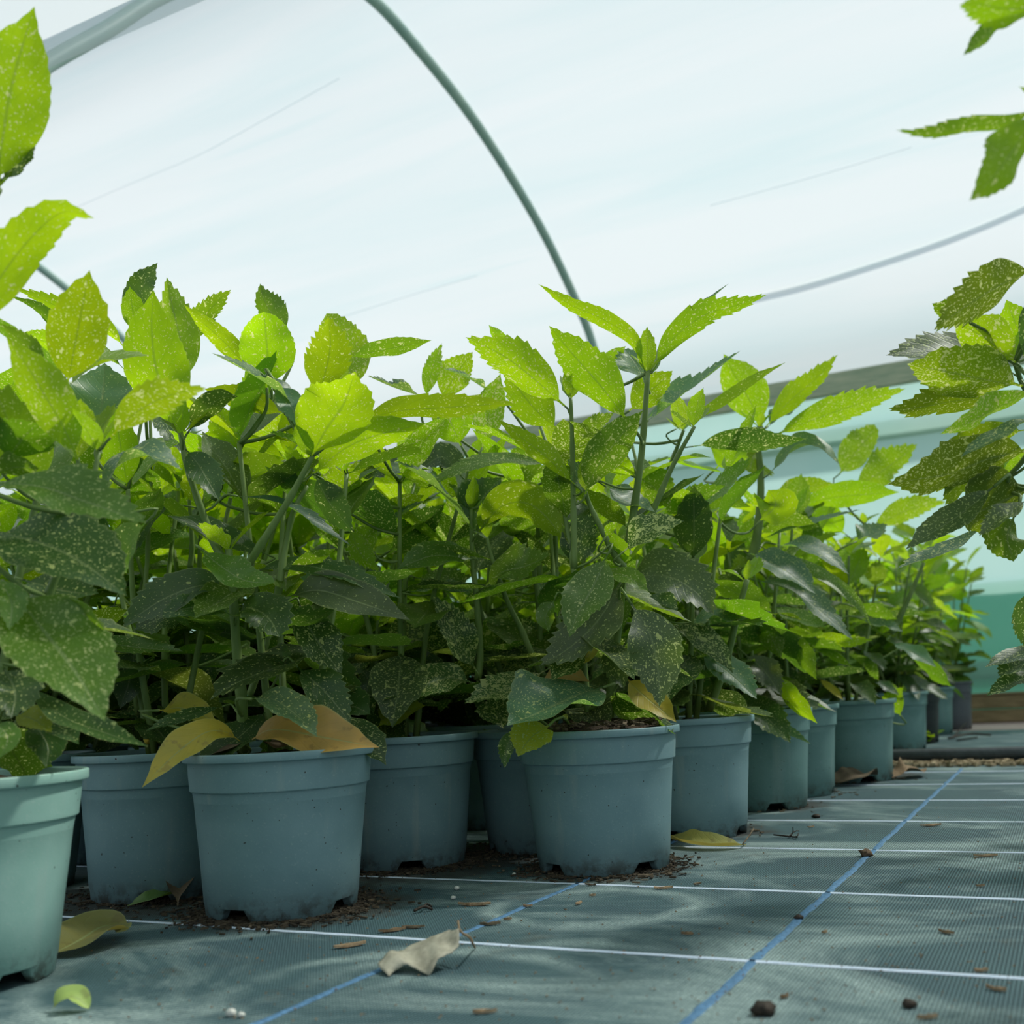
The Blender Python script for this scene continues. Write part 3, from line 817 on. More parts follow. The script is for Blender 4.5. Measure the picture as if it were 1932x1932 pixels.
# ------------------------------------------------------------------ traced leaves: plant side tone base-offset tip-offset width crop midrib...
LEAVES = '''
P1 U a -.10 -.14 150 G -5,355 5,260 25,150 65,12
P1 T c -.09 -.09 36 G 4,338 34,312 67,276
P1 U a -.12 -.16 92 G -70,640 0,525 62,445 120,400 178,412
P2 U a -.04 -.08 105 A 655,715 560,610 400,540 230,460 75,395
P2 U b -.05 -.10 80 A 660,830 540,730 330,620 200,500 40,432
P1 U a -.05 -.10 250 A 405,1290 330,1120 230,950 140,800 30,645
P1 U b .0 -.02 90 A 240,830 150,700 0,580
P2 U a .08 .06 110 A 400,740 250,680 90,635
P2 U a .02 .0 150 A 340,860 430,720 550,610
P2 T t -.06 -.02 320 A 510,1190 525,1050 540,900 545,785
P3 U a -.04 -.10 320 A 935,1150 870,1000 810,800 790,600 800,405
P3 U a .0 .02 190 A 955,900 945,700 900,500 868,338
P3 T c .06 .07 150 A 690,600 720,450 770,340 822,263
P3 U b .07 .05 120 A 960,700 1060,550 1130,470 1203,404
P3 U a .04 -.01 110 A 1335,860 1180,690 1050,570 955,480
P3 U a .02 -.02 290 A 1390,915 1395,780 1385,640 1375,520 *
P3 U b .10 .12 140 A 1480,660 1410,520 1370,440 1355,372
P4 U a -.12 -.10 250 A 1850,920 1800,760 1740,620 1700,528 *
P3 U e -.02 -.10 190 A 1650,985 1690,850 1720,700 1710,545
P3 U a -.06 -.14 300 A 1615,1285 1700,1130 1790,1000 1850,830
P3 U a -.03 -.08 200 B -30,1090 150,950 330,880 560,825
P3 T t -.02 -.06 120 A 1590,1060 1450,940 1300,840 1100,733
P3 T t -.03 -.06 110 A 1440,900 1520,1020 1580,1150
P1 U e -.05 -.10 150 A 575,1175 700,1050 870,960 1072,915
P3 U e .05 .0 130 A 1480,1050 1300,990 1180,950 1060,920
P3 U c -.01 -.02 130 A 985,1140 1060,1040 1150,970 1240,960
P3 T c -.02 -.06 130 A 970,1240 1050,1340 1140,1500
P1 T t .05 .06 150 A 520,1455 620,1320 780,1270 950,1345
P1 T b -.10 -.16 170 A -40,1410 200,1430 450,1510 765,1620
P1 T c -.05 -.12 260 A -40,1660 250,1740 450,1840 660,2000
P3 T c .02 -.03 110 A 1400,1790 1100,1665 870,1580
P3 T t -.02 -.02 60 A 1240,1480 1420,1500 1560,1570 1830,1740
P3 U c -.03 -.06 150 A 1640,1370 1720,1520 1840,1670
P4 U a -.15 -.15 190 A 1670,1370 1790,1430 1830,1510
P3 U b .0 -.04 70 A 1480,1910 1600,1830 1750,1750
P1 U b -.03 -.05 90 A -30,1360 80,1330 205,1335
P2 T c .02 .0 100 A 470,1600 330,1620 200,1570
P2 U b .06 .03 200 A 620,1480 700,1400 830,1370
P2 T c .08 .05 120 A 820,1000 880,1130 950,1250
P3 U a .14 .12 200 A 1240,1240 1180,1120 1150,1010
P3 U b .10 .05 180 A 1210,1460 1330,1370 1500,1310
P1 T c .0 .02 130 A 760,1620 640,1780 600,1900
P1 U b -.02 -.06 200 A 40,1290 120,1180 200,1100
P2 T c .03 .02 110 A 960,1530 860,1520 740,1640 620,1840
P1 T b -.10 -.20 330 D 60,320 220,520 400,750 548,997
P1 U b -.10 -.13 62 D 250,375 400,425 545,522
P1 T b -.12 -.15 120 D -10,250 60,380 50,520
P1 T c -.02 -.04 170 D 120,260 350,320 515,330
P2 T b -.05 -.10 70 D 470,570 700,610 955,632
P2 T c .0 -.02 190 D 700,600 680,760 625,932
P2 T c .10 .08 130 D 1190,650 1110,700 1015,857
P3 T c -.02 -.08 190 D 1190,315 1050,290 850,360 635,505
P3 T c -.04 -.08 120 D 1195,440 1100,400 970,410 843,450 *
P3 T c -.04 -.09 150 D 1240,440 1300,405 1400,460 1455,555 *
P3 T b -.05 -.10 130 D 1050,105 1150,190 1280,265 1430,275 *
P3 T d -.03 -.08 170 D 1480,355 1650,315 1850,370 2136,468
P3 T c .0 -.05 90 D 1320,220 1500,180 1750,220 2091,357
P3 T s -.01 -.04 210 D 1560,390 1640,560 1782,750
P3 T c -.02 -.06 170 D 1550,715 1700,850 1826,1005
P3 T t -.07 -.14 120 D 1310,880 1430,885 1560,980 1652,1077
P3 T y -.05 -.15 135 D 1255,1105 1170,1050 1060,1060 900,1180 738,1342
P3 T o -.05 -.12 185 D 1290,1105 1420,1040 1650,1075 1976,1132
P3 T y .08 .06 110 D 830,940 960,930 1130,1000
P3 T c .0 -.06 60 D 1160,920 950,975 760,1045
P1 T c -.04 -.10 100 D 130,800 330,970 560,1060 772,1128
P1 T c -.02 -.06 90 D 200,960 300,1010 412,1116
P1 T g -.04 -.06 90 D 90,960 180,990 268,1052
P2 T y .0 -.04 50 D 750,1050 810,1100 895,1095
P1 T c -.06 -.10 200 D 20,720 80,850 60,980
P1 T c -.02 -.05 150 D 170,1000 250,1120 240,1240
P1 T b -.10 -.12 100 D -20,1000 40,1080 0,1190
P2 T c .06 .04 120 D 600,380 560,470 470,500
P3 T c .10 .08 200 D 1000,480 900,440 700,520
P3 T c .02 -.02 60 D 1390,660 1440,640 1500,715
P3 T c .08 .06 150 D 1700,1000 1820,920 1930,960
P4 T c .0 -.04 110 E 310,690 270,800 223,907
P4 T s -.05 -.07 170 E 820,727 750,600 680,470 598,343
P4 T s -.06 -.13 140 E 800,795 700,770 580,800 436,883
P4 T s -.07 -.14 130 E 1180,735 1060,800 900,850 763,903
P4 T s -.04 -.10 130 E 850,890 930,950 966,1034
P5 T b -.03 -.04 160 E 850,620 950,560 1040,600
P5 T s .0 .0 180 E 1200,600 1050,680 890,770
P6 T b -.08 -.14 205 E 1505,132 1430,300 1350,440 1308,560
P6 T d -.04 -.09 260 E 1580,270 1450,480 1300,620 1158,706
P6 T b -.02 -.03 100 E 1230,365 1185,450 1200,532
P6 T s -.05 -.10 110 E 1380,630 1280,720 1215,785
P6 T y .0 -.03 60 E 1480,560 1400,660 1300,745
P6 T d -.08 -.14 270 E 1630,385 1720,520 1770,720 1778,922
P6 T d -.05 -.09 130 E 1600,595 1550,690 1592,827
P6 T y -.03 -.10 130 E 1605,775 1700,865 1868,1002
P6 T t -.08 -.20 260 E 1485,820 1350,860 1180,940 983,1020
P6 T o -.02 -.04 90 E 1160,795 1280,745 1415,790
P6 T g -.12 -.18 130 E 1200,1020 1110,1080 1040,1180
P6 T c -.13 -.18 65 E 1035,1030 985,1120 971,1240
P4 T g -.04 -.08 130 E 240,1025 400,960 560,915
P4 T c .05 .03 120 E 310,640 220,690 135,770
P4 T c .06 .04 110 E 330,640 410,660 492,692
P4 T s .10 .08 240 E 330,600 480,560 690,640
P4 T b -.05 -.10 150 E 870,292 960,220 1080,190 1212,127
P4 T b -.04 -.08 130 E 805,150 600,135 412,205
P4 U b -.03 -.06 50 E 330,135 500,110 700,105 912,158
P4 T t .04 .02 80 E 480,320 640,310 795,325
P4 T t .05 .04 80 E 475,460 550,435 622,485
P7 T d -.10 -.18 220 F -150,120 60,100 220,180 318,302
P6 T b -.05 -.10 80 E 1500,212 1620,250 1722,322
P5 T t .0 -.02 100 E 1080,300 1160,280 1240,335
P4 T c .06 .03 130 E 30,540 90,600 140,720
P5 T c .0 -.02 170 E 1150,480 1080,540 1000,600
P4 T b .08 .06 120 E 520,250 700,270 800,240
P6 T c .02 .0 120 E 1700,350 1800,400 1860,470
P3 U b .06 .02 90 B 160,480 300,450 450,420 592,392
P4 U a .05 .05 90 B 560,690 590,560 645,406
P5 U a .02 .0 170 B 640,700 720,570 806,452
P4 T t .0 -.04 100 B 560,690 400,640 258,578
P5 T t -.02 -.05 80 B 890,660 780,590 652,540
P6 U a .12 .12 70 B 1000,450 940,380 889,312
P6 U a -.06 -.12 210 B 1285,735 1120,590 960,470 768,376
P6 U a -.08 -.14 225 B 1615,815 1480,640 1340,480 1203,316
P6 U e .0 -.02 210 B 1250,858 1120,740 965,540
P4 U a .02 .0 220 B 745,940 700,840 640,700
P5 U a -.02 -.03 170 B 855,950 890,780 950,565
P3 U e -.05 -.12 125 B 195,815 420,760 700,740 1027,718
P6 U a -.02 -.08 92 B 1700,545 1640,390 1480,280 1320,210 1146,98
P6 U a -.02 -.08 135 C 0,552 100,390 260,265 420,215 592,156
P6 T t .02 .0 42 C 130,330 250,220 396,95
P6 U a .06 .06 95 B 1460,575 1540,490 1602,422
P6 T t .04 .08 170 B 1700,605 1660,520 1590,435
P6 U a .08 .06 170 B 1620,760 1740,650 1847,550
P7 T t -.05 -.10 120 C -90,850 80,720 260,600 457,445
P7 U b -.06 -.10 62 C 120,855 330,730 520,600 692,506
P8 U a .0 -.03 230 C 568,840 500,700 430,580 368,463
P8 U a -.04 -.07 120 C 588,842 700,720 840,600 962,466
P8 T t .0 .02 70 C 600,840 690,770 772,728
P8 U a -.06 -.12 150 C 630,890 850,800 1080,720 1317,644
P7 U c .02 -.06 120 C 210,945 400,920 600,925 802,905
P8 T t -.08 -.10 105 C 612,1080 720,975 850,940 978,1045
P8 U e -.06 -.08 240 C 545,950 520,1010 500,1080
P10 U a .1 .1 165 C 975,1085 1060,970 1120,900 1155,830 *
P10 U a -.05 -.05 160 C 1040,1165 1200,1070 1377,932
P9 U a -.02 -.02 95 C 615,1205 780,1160 942,1138
P9 U a .0 .0 135 C 755,1255 950,1210 1285,1183
P7 U b -.06 -.10 110 C 35,1315 200,1220 377,1148
P8 U b -.02 -.08 110 C 555,1405 680,1340 872,1365
P8 T t -.03 -.08 50 C 555,1430 800,1350 1082,1274
P8 T t -.08 -.15 130 C 500,1500 660,1575 847,1712
P8 T b -.04 -.14 66 C 585,1480 850,1600 1050,1750 1142,1892
P8 T t -.08 -.16 90 C 530,1640 700,1680 870,1800 1042,1955
P8 T t -.02 -.08 90 C 640,1455 850,1490 1022,1612
P10 U a -.02 -.05 120 C 1135,1375 1320,1280 1527,1233
P7 U b .12 .08 110 C 150,1290 330,1220 510,1260
P7 U a .1 .1 220 C 560,1330 640,1250 600,1170
P9 T t .0 .0 120 C 1060,1440 1150,1400 1220,1350
P7 U a .16 .14 200 C 330,1060 390,1000 440,900
P10 U a .05 .03 140 C 1000,1400 900,1330 790,1300
P6 U a -.09 -.12 110 B 1335,1140 1190,1000 1060,900 933,803
P6 U b -.06 -.11 200 B 1392,1195 1450,1060 1560,910 1692,758
P4 T t -.04 -.10 130 B 805,1385 700,1250 560,1120 398,1016
P4 T c -.03 -.02 230 B 818,1370 850,1230 955,1105
P4 T b -.02 -.08 70 B 1210,1035 900,1020 700,1080 555,1168
P4 U e -.05 -.12 190 B 838,1390 960,1255 1120,1255 1305,1445
P5 U e -.06 -.10 80 B 1110,1265 1330,1270 1532,1217
P5 U b -.02 -.03 160 B 985,1245 1100,1130 1240,1055
P4 T c .04 .03 140 B 745,1100 650,1000 535,1060
P4 U a -.08 -.10 110 B 165,1365 220,1500 318,1595
P4 U a -.05 -.05 125 B 290,1490 240,1420 185,1365
P4 U a .02 .0 100 B 325,1315 440,1255 555,1198
P4 T t .0 -.02 95 B 283,1440 400,1330 555,1228
P4 U c .04 .03 170 B 370,1490 520,1380 660,1245
P4 U a .0 .0 170 B 265,1375 240,1290 170,1215
P6 T s -.08 -.10 140 B 1595,1490 1720,1385 1907,1333
P6 T t .02 .0 130 B 1500,1155 1620,1240 1755,1285
P6 T t -.04 -.04 110 B 1395,1192 1350,1100 1298,1008
P6 U a -.09 -.10 50 B 1498,1415 1525,1370 1557,1338
P6 T c .0 .0 190 B 1330,1580 1380,1400 1455,1295
P5 U b .06 .05 150 B 1150,1090 1080,1010 1000,960
P6 U a .06 .05 150 B 1390,1010 1450,960 1520,900
P4 T c .08 .08 170 B 210,1110 300,1050 420,1000
P6 U b .10 .08 190 B 1640,1100 1740,1150 1830,1260
P6 U b .05 .05 90 B 1330,880 1450,830 1540,770
P6 T t .12 .10 140 B 1720,810 1820,740 1930,650
P7 T s -.05 -.12 115 F 95,350 230,415 340,500 418,610
P7 T t -.04 -.12 130 F 245,510 380,595 542,742
P7 T t -.03 -.06 140 F 180,372 320,325 472,322
P8 T d -.08 -.15 120 F 478,508 580,595 670,724
P8 U e -.04 -.08 130 F 480,285 590,375 668,535
P8 U a -.10 -.20 80 F 665,615 720,740 857,870
P8 T c -.06 -.22 115 F 385,755 500,775 620,865 718,972
P8 T t -.05 -.22 50 F 440,780 640,880 822,976
P8 U e -.06 -.08 150 F 540,50 460,100 400,135
P8 U b -.04 -.14 80 F 685,375 770,500 853,644
P8 U b -.02 -.06 45 F 615,295 730,330 832,405
P9 U a -.02 -.06 72 F 825,405 980,445 1147,434
P9 U b .0 -.04 72 F 1045,262 1150,285 1273,326
P9 T t -.02 -.06 55 F 1090,330 1200,360 1302,392
P10 T t -.05 -.14 62 F 1240,445 1350,500 1477,577
P10 U b -.03 -.12 80 F 1345,515 1450,595 1552,677
P9 T t .0 -.05 85 F 635,520 750,500 862,548
P9 T y .0 -.06 34 F 865,635 930,690 993,748
P10 T t -.03 -.08 42 F 1145,640 1210,680 1282,722
P9 U b -.03 -.08 46 F 845,482 940,520 1034,572
P9 T c .0 -.04 90 F 600,560 700,620 760,690
P10 U a .0 -.04 80 F 1290,830 1250,750 1300,680
P7 T c .02 .0 130 F 120,240 60,320 -20,340
R1 U f -.3 -.34 170 C 1990,20 1800,110 1620,222 1463,338
R1 U f -.24 -.26 95 C 1650,300 1540,240 1453,200
R1 U a -.22 -.24 205 C 1888,508 1780,420 1660,340 1556,296
R1 T d -.15 -.18 150 C 1880,570 1700,470 1480,455 1212,470
R1 U e -.20 -.25 230 C 1925,632 1740,600 1550,560 1322,515
R1 U f -.16 -.20 130 C 1835,700 1600,705 1400,740 1226,748
R1 U a -.25 -.32 90 C 1985,655 1800,740 1640,820 1492,882
R1 T t -.24 -.28 80 C 1985,790 1800,890 1600,1002
R1 U e -.2 -.2 120 C 1940,860 1760,890 1508,948
R1 U f -.2 -.26 190 C 1975,960 1750,1010 1560,1085 1380,1115 1222,1142
R1 U f -.16 -.2 240 C 1840,1110 1650,1120 1510,1200
R1 T d -.22 -.26 120 C 1775,1155 1600,1300 1460,1390 1313,1482
R1 U f -.18 -.2 260 C 1955,1170 1780,1250 1590,1335
R1 T d -.24 -.26 80 C 1945,1225 1800,1320 1697,1412
R1 U f -.22 -.24 190 C 1880,1310 1845,1420 1878,1545
R1 T t -.14 -.18 70 C 1725,1365 1550,1470 1270,1582
R1 U a -.2 -.2 160 C 1960,420 1900,330 1840,180
R1 T c -.25 -.25 60 C 1970,150 1940,300 1930,480
R0 U a -.02 -.06 250 H 1750,60 1300,80 1050,40 860,48
R0 U b .0 -.02 110 H 1380,100 1200,210 1060,350 893,505
R0 U b .02 .0 125 H 1600,980 1300,1110 1000,1140 700,1195 480,1210 280,1185
R0 U a -.04 -.06 290 H 1570,1020 1380,1330 1180,1600 952,1830
R1 T c -.1 -.14 52 F 2010,465 1870,520 1728,577
R1 T c -.1 -.14 95 F 2010,520 1900,570 1798,622
R1 T c -.1 -.14 62 F 2010,590 1870,655 1735,728
R1 T c -.14 -.14 85 F 1965,170 1918,330 1942,485
'''
for i, row in enumerate(LEAVES.strip().splitlines()):
    star = row.endswith('*')
    w = row.rstrip('* ').split()
    pl = PLANTS[w[0]]
    s = CROPS[w[6]][2]
    pts = [px(w[6], *map(float, q.split(','))) for q in w[7:]]
    hero_leaf(pl, pts, float(w[5]) / s, w[1], w[2], float(w[3]), float(w[4]), i, blunt=star)

# ------------------------------------------------------------------ leaves and stems inside the traced plants, and the rows behind
def grow(pl, height, bright, n_stems, nodes, lean=0.07, L0=0.15, spread=1.0, away=0.0):
    rnd = random.Random(pl['seed'] * 13 + 5)
    stems = []
    back = Vector((CF.x, CF.y, 0)).normalized()
    for k in range(n_stems):
        a = 6.283 * k / n_stems + rnd.uniform(-.4, .4)
        b = Vector((0.02 * math.cos(a), 0.02 * math.sin(a), 0.165)) + back * away * 0.5
        h = height * rnd.uniform(0.82, 1.0)
        t = Vector((lean * 1.5 * math.cos(a), lean * 1.5 * math.sin(a), h)) + back * away
        frond(pl['root'], rnd, b, t, pl['speck'], height + 0.10, nodes, L0, bright, stems, 0.15, spread)
    pl.setdefault('stempts', []).extend(PL_PTS)
    PL_PTS.clear()
    for st in stems:
        link('stem', mesh('stem', *st), M_STEM, pl['root'])
G = PLANTS
grow(G['P1'], 0.58, 0.50, 2, 4, 0.06, away=0.03)
grow(G['P2'], 0.60, 0.46, 4, 5, 0.07, away=0.02)
grow(G['P3'], 0.56, 0.48, 3, 5, 0.05, away=0.07)
grow(G['P4'], 0.56, 0.46, 4, 5, 0.07, away=0.04)
grow(G['P5'], 0.56, 0.46, 4, 5, 0.07, away=0.03)
grow(G['P6'], 0.54, 0.46, 3, 5, 0.06, away=0.07)
grow(G['P7'], 0.58, 0.44, 4, 5, 0.07, away=0.03)
grow(G['P8'], 0.57, 0.42, 4, 5, 0.06, away=0.04)
grow(G['P9'], 0.56, 0.40, 4, 5, 0.07, away=0.02)
grow(G['P10'], 0.54, 0.38, 5, 5, 0.08, 0.13)
for k in ('P11', 'P12', 'P13', 'P14'):
    grow(G[k], 0.66, 0.40, 6, 7, 0.10, 0.15, 1.3)
grow(G['R0'], 0.40, 0.3, 3, 4, 0.04, 0.12)
grow(G['R1'], 0.42, 0.3, 3, 4, 0.05, 0.12)
# stalks joining every traced leaf to the stem it grows from
for pl in G.values():
    inv = Matrix.Translation(-pl['loc'])
    for b, tg in pl.get('bases', []):
        q = min(pl['stempts'], key=lambda p: (p - b).length + 0.9 * max(0.0, p.z - b.z + 0.012) + 0.25 * max(0.0, (p - b).dot(-CF)))
        L = (q - b).length
        if L < 0.006 or L > 0.45: continue
        c1 = b - tg.normalized() * min(0.03, L * 0.35)
        c2 = q.lerp(c1, 0.45) - Z * L * 0.08
        r = 0.0012 if L < 0.06 else 0.0018
        k = link('leaf_stalk', mesh('leaf_stalk', *tube_data(catmull([b, c1, c2, q], 9), [r * (1 + 0.05 * i) for i in range(10)], 6)), M_STEM, pl['root'])
        k.matrix_parent_inverse = inv
# rows behind: a staggered grid to the left of the front row
front = [G[k]['loc'] for k in G]
behind = []
rb = random.Random(3)
for i in range(0, 11):
    for j in range(0, 15):
        p = uvz(1.05 + 0.238 * j, -0.62 - 0.236 * i - (0.118 if j % 2 else 0), 0)
        p += Vector((rb.uniform(-.012, .012), rb.uniform(-.012, .012), 0))
        d = depth_of((p.x, p.y, 0.3))
        if d < 1.3 or d > 4.3: continue
        x = (p.x) / d * FPX
        if x < -1150 or x > 1000: continue
        if min((p - q).length for q in front) < 0.222: continue
        # only the near side of the block shows
        u, v = p.dot(DU), p.dot(DV)
        line = min((p - q).length for q in front[:14])
        if line > 0.95: continue
        # not in front of the front row
        if any((p - q).length < 0.45 and v > q.dot(DV) - 0.02 for q in front[:14]): continue
        behind.append((line, p, i))
behind.sort(key=lambda t: t[0])
ORD = ['first', 'second', 'third', 'fourth', 'fifth', 'sixth', 'seventh', 'eighth', 'ninth', 'tenth', 'eleventh', 'twelfth', 'thirteenth', 'fourteenth', 'fifteenth', 'sixteenth']
chosen = sorted(behind[:58], key=lambda t: (t[2], -t[1].dot(DU)))
count, lab = {}, []
first_row = chosen[0][2]
for _l, _p, i in chosen:
    count[i] = count.get(i, 0) + 1
    lab.append('spotted laurel hidden in the %s row back, %s along from the timber boards' % (ORD[i - first_row], ORD[count[i] - 1]))
for n, (line, p, i) in enumerate(chosen):
    pl = plant('B%d' % n, p.x, p.y, lab[n], M_POT, rb.random() * 6, group='spotted laurels in the rear rows', seed=40 + n)
    d = pl['depth']
    grow(pl, 0.60 + rb.uniform(-.05, .04), 0.46, 5, 7, 0.085, 0.165)

# ------------------------------------------------------------------ pipe, litter and fallen things on the matting
path = [uvz(3.045 + 0.006 * math.sin(v * 1.7), v, 0.0190) for v in [x * 0.25 - 2.6 for x in range(25)]]
tag(link('water_pipe', mesh('water_pipe', *tube_data(path, 0.0190, 14)), M_PIPE), 'black plastic water pipe lying across the matting behind the pots', 'pipe')

def scatter(name, pts, mat, label, cat, sizes, thick=0.002, zbase=0.0008):
    parts = []
    rnd = random.Random(len(pts))
    for p in pts:
        L = rnd.uniform(*sizes); w = L * rnd.uniform(0.18, 0.5); t = thick * rnd.uniform(0.4, 1)
        ax = Vector((math.cos(b := rnd.random() * 6.283), math.sin(b), rnd.uniform(-.12, .12))).normalized()
        ay = Z.cross(ax).normalized()
        parts.append(box_data(p + Z * (zbase + t + rnd.random() * thick), ax, ay, ax.cross(ay), L / 2, w / 2, t))
    o = link(name, mesh(name, *join(*parts), smooth=False), mat, None, 'stuff')
    return tag(o, label, cat)
rl = random.Random(11)
pts = []
def near_pots(n, keys, r0, r1):
    out = []
    for _ in range(n):
        q = G[rl.choice(keys)]['loc']
        a = rl.random() * 6.283
        r = 0.08 + abs(rl.gauss(0, 1)) * r1 + r0
        out.append(q + Vector((math.cos(a) * r, math.sin(a) * r, 0)))
    return out
scatter('bark_litter', near_pots(7000, ['P2', 'P3', 'P3', 'P4', 'P5', 'P6', 'P4'], -0.02, 0.030), M_LITTER, 'dark damp bark litter and crumbs around the feet of the front pots', 'litter', (0.0015, 0.009), 0.0011)
scatter('bark_crumbs', near_pots(520, ['P3', 'P6', 'P4', 'P7', 'P8', 'P9', 'P10'], -0.01, 0.035), M_CHIP, 'brown bark crumbs spilled beside the pots along the row', 'litter', (0.002, 0.010), 0.0010)
mul = [uvz(2.90 + rl.random() * 0.12, -0.75 + rl.random() * 1.3, 0) for _ in range(900)]
scatter('wood_chip_mulch', mul, M_MULCH, 'band of pale brown wood chips in front of the black pipe', 'mulch', (0.010, 0.030), 0.004)
dust = []
for _ in range(900):
    q = ground(rl.uniform(150, 1932), rl.uniform(1500, 1932))
    dust.append(q)
scatter('fine_debris', dust, M_PALECHIP, 'tiny pale crumbs of debris sprinkled over the open matting', 'debris', (0.0006, 0.0022), 0.0006)

def chip_mesh(seed, L, w, t):
    rnd = random.Random(seed)
    vv, ff = [], []
    n = 5
    for i in range(n + 1):
        s = i / n - 0.5
        k = (1 - (2 * abs(s)) ** 3 * 0.6) * rnd.uniform(0.75, 1.1)
        for sy, sz in ((-1, 0.1), (-0.8, 1), (0.7, 1.0), (1, 0.1)):
            vv.append(Vector((s * L, sy * w / 2 * k, t * sz * rnd.uniform(0.6, 1.1) + 0.10 * L * s * s)))
    for i in range(n):
        for k in range(3):
            a = i * 4 + k
            ff.append((a, a + 1, a + 5, a + 4))
        ff.append((i * 4 + 3, i * 4, i * 4 + 4, i * 4 + 7))
    ff.append((0, 3, 2, 1)); e = n * 4
    ff.append((e, e + 1, e + 2, e + 3))
    return mesh('bark_chip', vv, ff, False)
CHIPS = '''660,1787,62,.4,bark chip pair lying left of the grey crumpled leaf|740,1758,52,.3,tan splinter chip just above the white thread left of the grey leaf|780,1752,44,-.1,brown bark chip beside the tan splinter above the white thread
895,1709,64,-.25,long brown bark chip lying between the pots and the grey leaf|925,1746,40,-.05,thin dark ended stick chip to the right of the grey leaf|996,1712,18,.2,round tan chip lying on the blue thread
958,1737,16,.2,small pale chip below the blue thread|1118,1692,12,.1,yellow snail sized chip lying under the middle pot|1092,1707,22,1.0,upright golden husk chip on the chalky ring
1252,1678,36,.02,reddish bark chip touching the white thread under the middle pot|1297,1765,24,-.5,tan splinter chip midway between two white threads|915,1913,46,.1,brown bark chip at the bottom centre edge
1480,1884,24,.7,pale splinter chip near the bottom, right of the blue thread|1852,1835,28,.15,pale cream chip just above the nearest white thread at right|1880,1870,40,-.9,long tan stick chip slanting at the bottom right
1750,1924,42,.15,tan splinter chip at the bottom edge, right part|1786,1762,36,-1.1,shredded tan husk chip in the middle of the right matting|1850,1674,16,0,small brown chip below the right end of the second white thread
1756,1559,40,.05,thin pale twig chip just below a white thread at right|1530,1562,14,.3,small tan chip beside the white thread right of the row|1860,1617,44,-.05,thin straw chip lying at right between two white threads
1290,1590,0,0,x|1218,1655,30,.2,brown chip under the right foot of the middle pot|1556,1762,12,.4,small brown chip lying right of the blue thread'''
for i, t in enumerate(CHIPS.replace('\n', '|').split('|')):
    x, y, L, a, lab = t.split(',', 4)
    if lab == 'x': continue
    p = ground(float(x), float(y)); d = depth_of(p)
    Lm = float(L) / FPX * d
    dark = 'dark' in lab or 'reddish' in lab or 'brown' in lab
    o = link('bark_chip', chip_mesh(i, Lm, max(0.003, Lm * 0.26), 0.0026), M_PALECHIP if not dark or i % 2 else M_CHIP)
    o.location = p + Z * 0.0008
    o.rotation_euler = (0, 0, float(a))
    tag(o, lab, 'bark chip', 'bark chips scattered on the matting')

# pebbles (white perlite grains)
def blob(name, p, r, mat, seed, flat=0.75, knob=0.25):
    me = bpy.data.meshes.new(name)
    bm = bmesh.new()
    bmesh.ops.create_icosphere(bm, subdivisions=2, radius=r)
    for v in bm.verts:
        k = 1 + knob * noise.noise(v.co * (1.4 / r) + Vector((seed, 0, 0)))
        v.co = Vector((v.co.x * k, v.co.y * k, v.co.z * k * flat))
    bm.to_mesh(me); bm.free()
    me.polygons.foreach_set('use_smooth', [True] * len(me.polygons))
    o = link(name, me, mat)
    o.location = p + Z * r * flat * 0.9
    return o
for (x, y, r, lab) in ((862, 1679, 0.0034, 'largest white grain in the litter under the streaked pot'), (855, 1697, 0.0030, 'white grain just outside the litter edge, below the largest one'), (436, 1918, 0.0040, 'white crumb on the matting left of the blue thread at the bottom'), (455, 1920, 0.0028, 'smaller white crumb right beside the white crumb at the bottom'), (970, 1652, 0.0026, 'yellowish white grain in litter left of the middle pot')):
    tag(blob('perlite_grain', ground(x, y), r, M_STONE, x), lab, 'grain', 'white grains on the matting')
M_SEED = simple('black_seed', (0.012, 0.01, 0.008), (0.05, 0.035, 0.022), 150, 0.7)
M_CONE = simple('brown_clod', (0.08, 0.05, 0.03), (0.19, 0.13, 0.08), 220, 0.9, bump=0.9)
tag(blob('soil_clod', ground(1634, 1616), 0.0085, M_CONE, 3, 0.6, 0.5), 'brown crumbly clod sitting on the blue thread below a white thread', 'clod')
tag(blob('soil_clod', ground(1441, 1914), 0.0085, M_SEED, 5, 0.55, 0.5), 'blackish lump on the matting at the bottom, right of the blue thread', 'clod')
tag(blob('soil_clod', ground(1716, 1901), 0.0052, M_SEED, 9, 0.6, 0.4), 'small blackish lump near the bottom right', 'clod')
tag(blob('soil_clod', ground(1540, 1543), 0.0075, M_SEED, 12, 0.45, 0.5), 'flat blackish lump beside the white thread near the green grey pot', 'clod')
tag(blob('soil_clod', ground(1507, 1735), 0.0042, M_SEED, 15, 0.6, 0.5), 'tiny black lump on the blue thread between two white threads', 'clod')

def twig(pts, r, label, branches=()):
    parts = [tube_data(catmull(pts, 12), r, 6)]
    for b in branches: parts.append(tube_data(catmull(b, 5), r * 0.7, 5))
    return tag(link('twig', mesh('twig', *join(*parts)), M_SEED), label, 'twig')
g = lambda x, y, z=0.0: ground(x, y) + Z * (z + 0.0018)
twig([g(1460, 1580, .002), g(1482, 1581, .001), g(1505, 1582)], 0.0012, 'small black branched twig lying on the matting right of the yellow leaf',
     [[g(1490, 1582), g(1497, 1581, .006), g(1498, 1582, .014)], [g(1488, 1581), g(1500, 1576, .004), g(1508, 1574, .003)], [g(1495, 1582), g(1505, 1584, .003), g(1507, 1581, .005)]])
twig([g(781, 1724, .001), g(800, 1721, .004), g(816, 1719)], 0.0016, 'black bent twig on the matting above the grey leaf', [[g(800, 1721, .004), g(806, 1716, .004), g(815, 1714)]])

